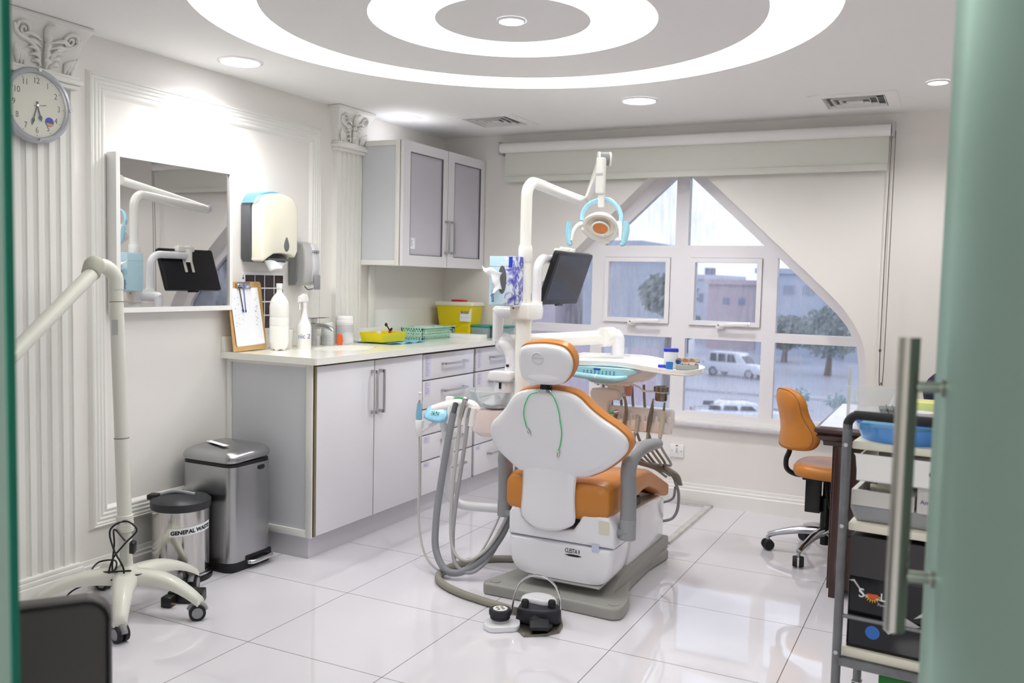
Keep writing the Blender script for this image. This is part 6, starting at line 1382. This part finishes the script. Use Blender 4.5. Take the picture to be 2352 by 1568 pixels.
gx = thing('green_carton', 'green carton under the trolley\'s lower shelf', 'box', (-.16, 2.80, 0), math.radians(-5))
MB().span((.0, 0, 0), (.28, .22, .215), bev=.002).out('carton', mat('green_carton_print', '#1f7d34', .4), gx, local=True)
# on top of the trolley
bt2 = thing('blue_tub', 'shallow translucent blue tub on the trolley\'s top shelf', 'tub', (-.24, 2.86, .9155), math.radians(-5))
m = MB(); m.lathe([(0, .001), (.115, .001), (.135, .045), (.137, .045), (.118, 0)], (.11, .02, 0), n=40, close=False); m.out('bowl', mat('translucent_blue', '#4d93dd', .15, coat=.5), bt2, local=True)
MB().span((.0, -.075, .03), (.21, .12, .052), bev=.004).out('pale_lid', film('blue_lid', '#79c0e6', .45, .1), bt2, local=True)
cn = thing('wipes_canister', 'clear white canister with violet-blue label on the trolley', 'canister', (-.085, 2.84, .9155))
MB().lathe([(0, 0), (.034, 0), (.036, .005), (.036, .075), (0, .075)], (-.085, 2.84, .9155)).out('body', mat('aqua_white', '#c6dce0', .2, coat=.4), cn)
MB().lathe([(.0365, .048), (.0365, .074)], (-.085, 2.84, .9155), close=False).out('label', mat('violet_blue', '#4146b8', .4), cn)
MB().cyl((-.085, 2.84, .9905), (-.085, 2.84, 1.005), .037).out('lid', PLAST, cn)
MB().cyl((-.098, 2.805, .936), (-.098, 2.8035, .936), .012, n=20).out('round_mark', DBLUE, cn)
tag(MB().box((-.035, 2.82, .955), (.04, .05, .078), bev=.003).out('pink_box', mat('pink_print', '#b06a8a', .5)), 'small pink and white box beside the canister on the trolley', 'box')

# ---------------------------------------------------------------- street outside the window (first-floor view)
GZ = -5.2
struct(MB().span((-120, 7, GZ-.2), (90, 260, GZ)).out('floor', mat('wet_asphalt', '#b4bac8', .35, var=.15, vscale=.3)), 'wet grey street and forecourt outside the window')
tag(MB().span((-60, 54, GZ), (40, 55, GZ+.15)).out('kerb', mat('kerb_grey', '#b9bcc4', .7)), 'pale grey kerb line beyond the parked cars', 'kerb')
def building(x0, x1, y, z1, colr, lab, wins=(), dep=14):
    t = thing('building', lab, 'building', ((x0+x1)/2, y+dep/2, GZ)); mt = mat('render_'+colr[1:], colr, .8, var=.08, vscale=.4)
    MB().span((x0, y, GZ), (x1, y+dep, z1)).out('walls', mt, t); MB().span((x0-.3, y-.3, z1), (x1+.3, y+dep, z1+.5)).out('parapet', mt, t)
    for (a, b, w_, h_) in wins: MB().span((a, y-.06, b), (a+w_, y+.05, b+h_)).out('window', mat('dark_window', '#8591a6', .2) if 'dark_window' not in bpy.data.materials else bpy.data.materials['dark_window'], t)
    return t
building(-23.2, -19.3, 57, 3.7, '#a5adb9', 'tall plain grey building behind the left opening sash', dep=9)
building(-26.6, -24.4, 99, 2.0, '#c9cfdb', 'white building with rooftop tank behind the right sash', [(-26.3, -.6, .5, 1.0)])
building(-23.6, -18.6, 92.5, 1.45, '#c5b3b8', 'low brick-pink building right of the white one', [(-22+1.6*i, -.6, .7, .7) for i in range(2)])
building(-17.6, -9.6, 88, 2.6, '#b6c1d4', 'blue-grey building behind the rightmost pane', [(-17+1.8*i, .6, 1.1, .9) for i in range(4)])
building(-9.0, 6, 84, .6, '#a3adbd', 'low slate-grey building at the far right')
building(-60, -24.8, 56, 1.0, '#b5a7b1', 'long low reddish building at far left', [(-58+3*i, -1.2, 1.4, 1.3) for i in range(11)])
tk = thing('roof_tank', 'grey water tank on the white building roof', 'tank', (-25.6, 101, 2.5))
MB().span((-26.1, 100.5, 2.5), (-25.1, 101.5, 3.3)).out('tank', mat('tank_grey', '#6d7486', .6), tk)
hw = thing('hoarding', 'pale red-grey street wall panels behind the lower left panes', 'wall', (-20, 44, GZ))
for i in range(8): MB().span((-26.4+1.6*i, 44, GZ), (-24.9+1.6*i, 44.1, GZ+3.2)).out('panel', mat('panel_pink', '#b7a5b2', .6) if i == 0 else (bpy.data.materials['panel_pink'] if i % 3 else bpy.data.materials['kerb_grey']), hw)
def tree(x, y, z, r_, lab, seed):
    t = thing('tree', lab, 'tree', (x, y, GZ)); rr = random.Random(seed)
    MB().tube([(x, y, GZ), (x+.1, y, z)], [.28, .15], 8, 3).out('trunk', mat('bark', '#5a4d42', .9) if 'bark' not in bpy.data.materials else bpy.data.materials['bark'], t)
    m = MB(); b = bmesh.new()
    for i in range(900):
        d = Vector((rr.gauss(0, 1), rr.gauss(0, 1), rr.gauss(0, 1))).normalized()*r_*(rr.random()**.35); d.z *= .8
        c_ = Vector((x, y, z+r_*.5))+d; s_ = .16+.2*rr.random(); a = Vector((rr.gauss(0, 1), rr.gauss(0, 1), rr.gauss(0, 1))).normalized(); q = a.orthogonal().normalized(); w_ = a.cross(q)
        b.faces.new([b.verts.new(c_+q*s_), b.verts.new(c_+w_*s_*.5), b.verts.new(c_-q*s_), b.verts.new(c_-w_*s_*.5)])
    m._add(b); m.out('foliage', mat('leaf_green', '#7c8f86', .8, var=.4, vscale=2) if 'leaf_green' not in bpy.data.materials else bpy.data.materials['leaf_green'], t, ang=180)
tree(-15.5, 51.5, -.1, 1.7, 'leafy green tree beside the tall grey building', 1); tree(-23.4, 84, -3.4, 1.6, 'low bushy tree left of the white building', 2)
tree(-13.5, 80, -3.6, 2.0, 'small dark bush before the blue-grey building', 3); tree(-8.6, 70, -3.2, 2.4, 'dark round bush at far right of the street', 4)
CW = mat('car_white_paint', '#e3e7ee', .15, coat=.7); CG = mat('car_glass', '#39424f', .08)
def car(x, y, rz, s, lab, suv=True):
    t = thing('car', lab, 'car', (x, y, GZ), rz); L_, H_ = 4.6*s, (1.78 if suv else 1.42)*s; W2 = .92*s
    low = [(-L_/2, .35), (-L_/2, .85*s), (-L_*.46, 1.02*s), (L_*.22, 1.05*s), (L_*.44, .95*s), (L_/2, .72*s), (L_/2, .35)]
    MB().prism(low, (0, W2, 0), X, Z, 2*W2, bev=.08).out('lower_body', CW, t, local=True, ang=50)
    cab = [(-L_*.46, 1.0*s), (-L_*.40, H_-.05), (-L_*.34, H_), (L_*.02, H_), (L_*.10, H_-.06), (L_*.24, 1.02*s)] if suv else [(-L_*.36, .98*s), (-L_*.22, H_-.03), (L_*.0, H_), (L_*.08, H_-.04), (L_*.26, 1.0*s)]
    MB().prism(cab, (0, W2*.86, 0), X, Z, 2*W2*.86, bev=.06).out('cabin', CW, t, local=True, ang=50)
    for sg in (-1, 1):
        for a, b in ((-.38, -.26), (-.24, -.10), (-.08, .08)):
            MB().prism([(L_*a, 1.08*s), (L_*b, 1.08*s), (L_*(b-.01 if b < 0 else b-.05), H_-.14), (L_*(a+.01), H_-.14)], (0, sg*(W2*.86+.01)+(.01 if sg > 0 else -.0), 0), X, Z, .02).out('side_window', CG, t, local=True)
    MB().prism([(-.72*W2, 0), (.72*W2, 0), (.66*W2, H_-1.14*s), (-.66*W2, H_-1.14*s)], (L_*.235, 0, 1.04*s), Y, Vector((-.9 if suv else -1.4, 0, 1)), .03).out('windscreen', CG, t, local=True)
    for a in (-.31, .31):
        for sg in (-1, 1): 
            w_ = MB().cyl((L_*a, sg*W2*.80, .34*s), (L_*a, sg*W2*1.0, .34*s), .34*s, n=28).out('wheel', RUBBER, t, local=True); MB().cyl((L_*a, sg*W2*1.0, .34*s), (L_*a, sg*W2*1.012, .34*s), .21*s, n=20).out('hubcap', STEEL, w_, local=True)
    for sg in (-1, 1): MB().box((-L_*.497, sg*W2*.82, .88*s), (.06, .16, .22)).out('tail_lamp', RED, t, local=True)
    return t
car(-14.2, 64.7, math.radians(-16), 1.0, 'white four-by-four parked across the street, behind the tray')
car(-8.4, 40.2, math.radians(24), 1.0, 'white saloon close under the window, only its roof showing', suv=False)
fn = thing('railing', 'dark metal railing by the street, low in the rightmost pane', 'railing', (-4.6, 37, GZ))
for i in range(16): MB().cyl((-6.4+.25*i, 37, GZ), (-6.4+.25*i, 37, GZ+1.2), .025, n=6).out('baluster', DGREY, fn)
MB().cyl((-6.5, 37, GZ+1.2), (-2.5, 37, GZ+1.2), .03, n=8).out('top_rail', DGREY, fn)
for i, (x, y) in enumerate(((-5.75, 38.2), (-4.2, 38.2))):
    t = thing('street_plant', ('left' if i == 0 else 'right')+' of two teal-leaved plants behind the railing', 'plant', (x, y, GZ)); rr = random.Random(i+9)
    MB().cyl((x, y, GZ), (x, y, GZ+1.7), .05, n=8).out('stem', DGREY, t); b = bmesh.new()
    for k in range(120):
        d = Vector((rr.gauss(0, .2), rr.gauss(0, .15), rr.gauss(0, .18))); c_ = Vector((x, y, GZ+1.9))+d; q = Vector((rr.gauss(0, 1), rr.gauss(0, 1), rr.gauss(0, 1))).normalized()*.12; w_ = q.orthogonal().normalized()*.05
        b.faces.new([b.verts.new(c_+q), b.verts.new(c_+w_), b.verts.new(c_-q), b.verts.new(c_-w_)])
    m = MB(); m._add(b); m.out('leaves', mat('teal_leaf', '#4d8f8a', .7) if i == 0 else bpy.data.materials['teal_leaf'], t, ang=180)

# ---------------------------------------------------------------- daylight, outside and added corridor fill light
w = bpy.data.worlds.new('overcast_sky'); sc.world = w; w.use_nodes = True; nt = w.node_tree; bg = nt.nodes['Background']
tc = nt.nodes.new('ShaderNodeTexCoord'); n = nt.nodes.new('ShaderNodeTexNoise'); n.inputs['Scale'].default_value = 2.5; n.inputs['Detail'].default_value = 4
nt.links.new(tc.outputs['Generated'], n.inputs['Vector'])
mx = nt.nodes.new('ShaderNodeMix'); mx.data_type = 'RGBA'; mx.inputs['A'].default_value = srgb('#eceff6'); mx.inputs['B'].default_value = srgb('#f3f4f9')
nt.links.new(n.outputs['Fac'], mx.inputs['Factor']); nt.links.new(mx.outputs['Result'], bg.inputs['Color']); bg.inputs['Strength'].default_value = 1.1
l = bpy.data.lights.new('corridor_fill_light', 'AREA'); l.energy = 30; l.size = 1.2; l.shape = 'DISK'  # unseen lamp added behind the camera to brighten the doorway and near chair
o = bpy.data.objects.new('corridor_fill_light', l); C.objects.link(o); o.location = (-.9, -.9, 2.57)
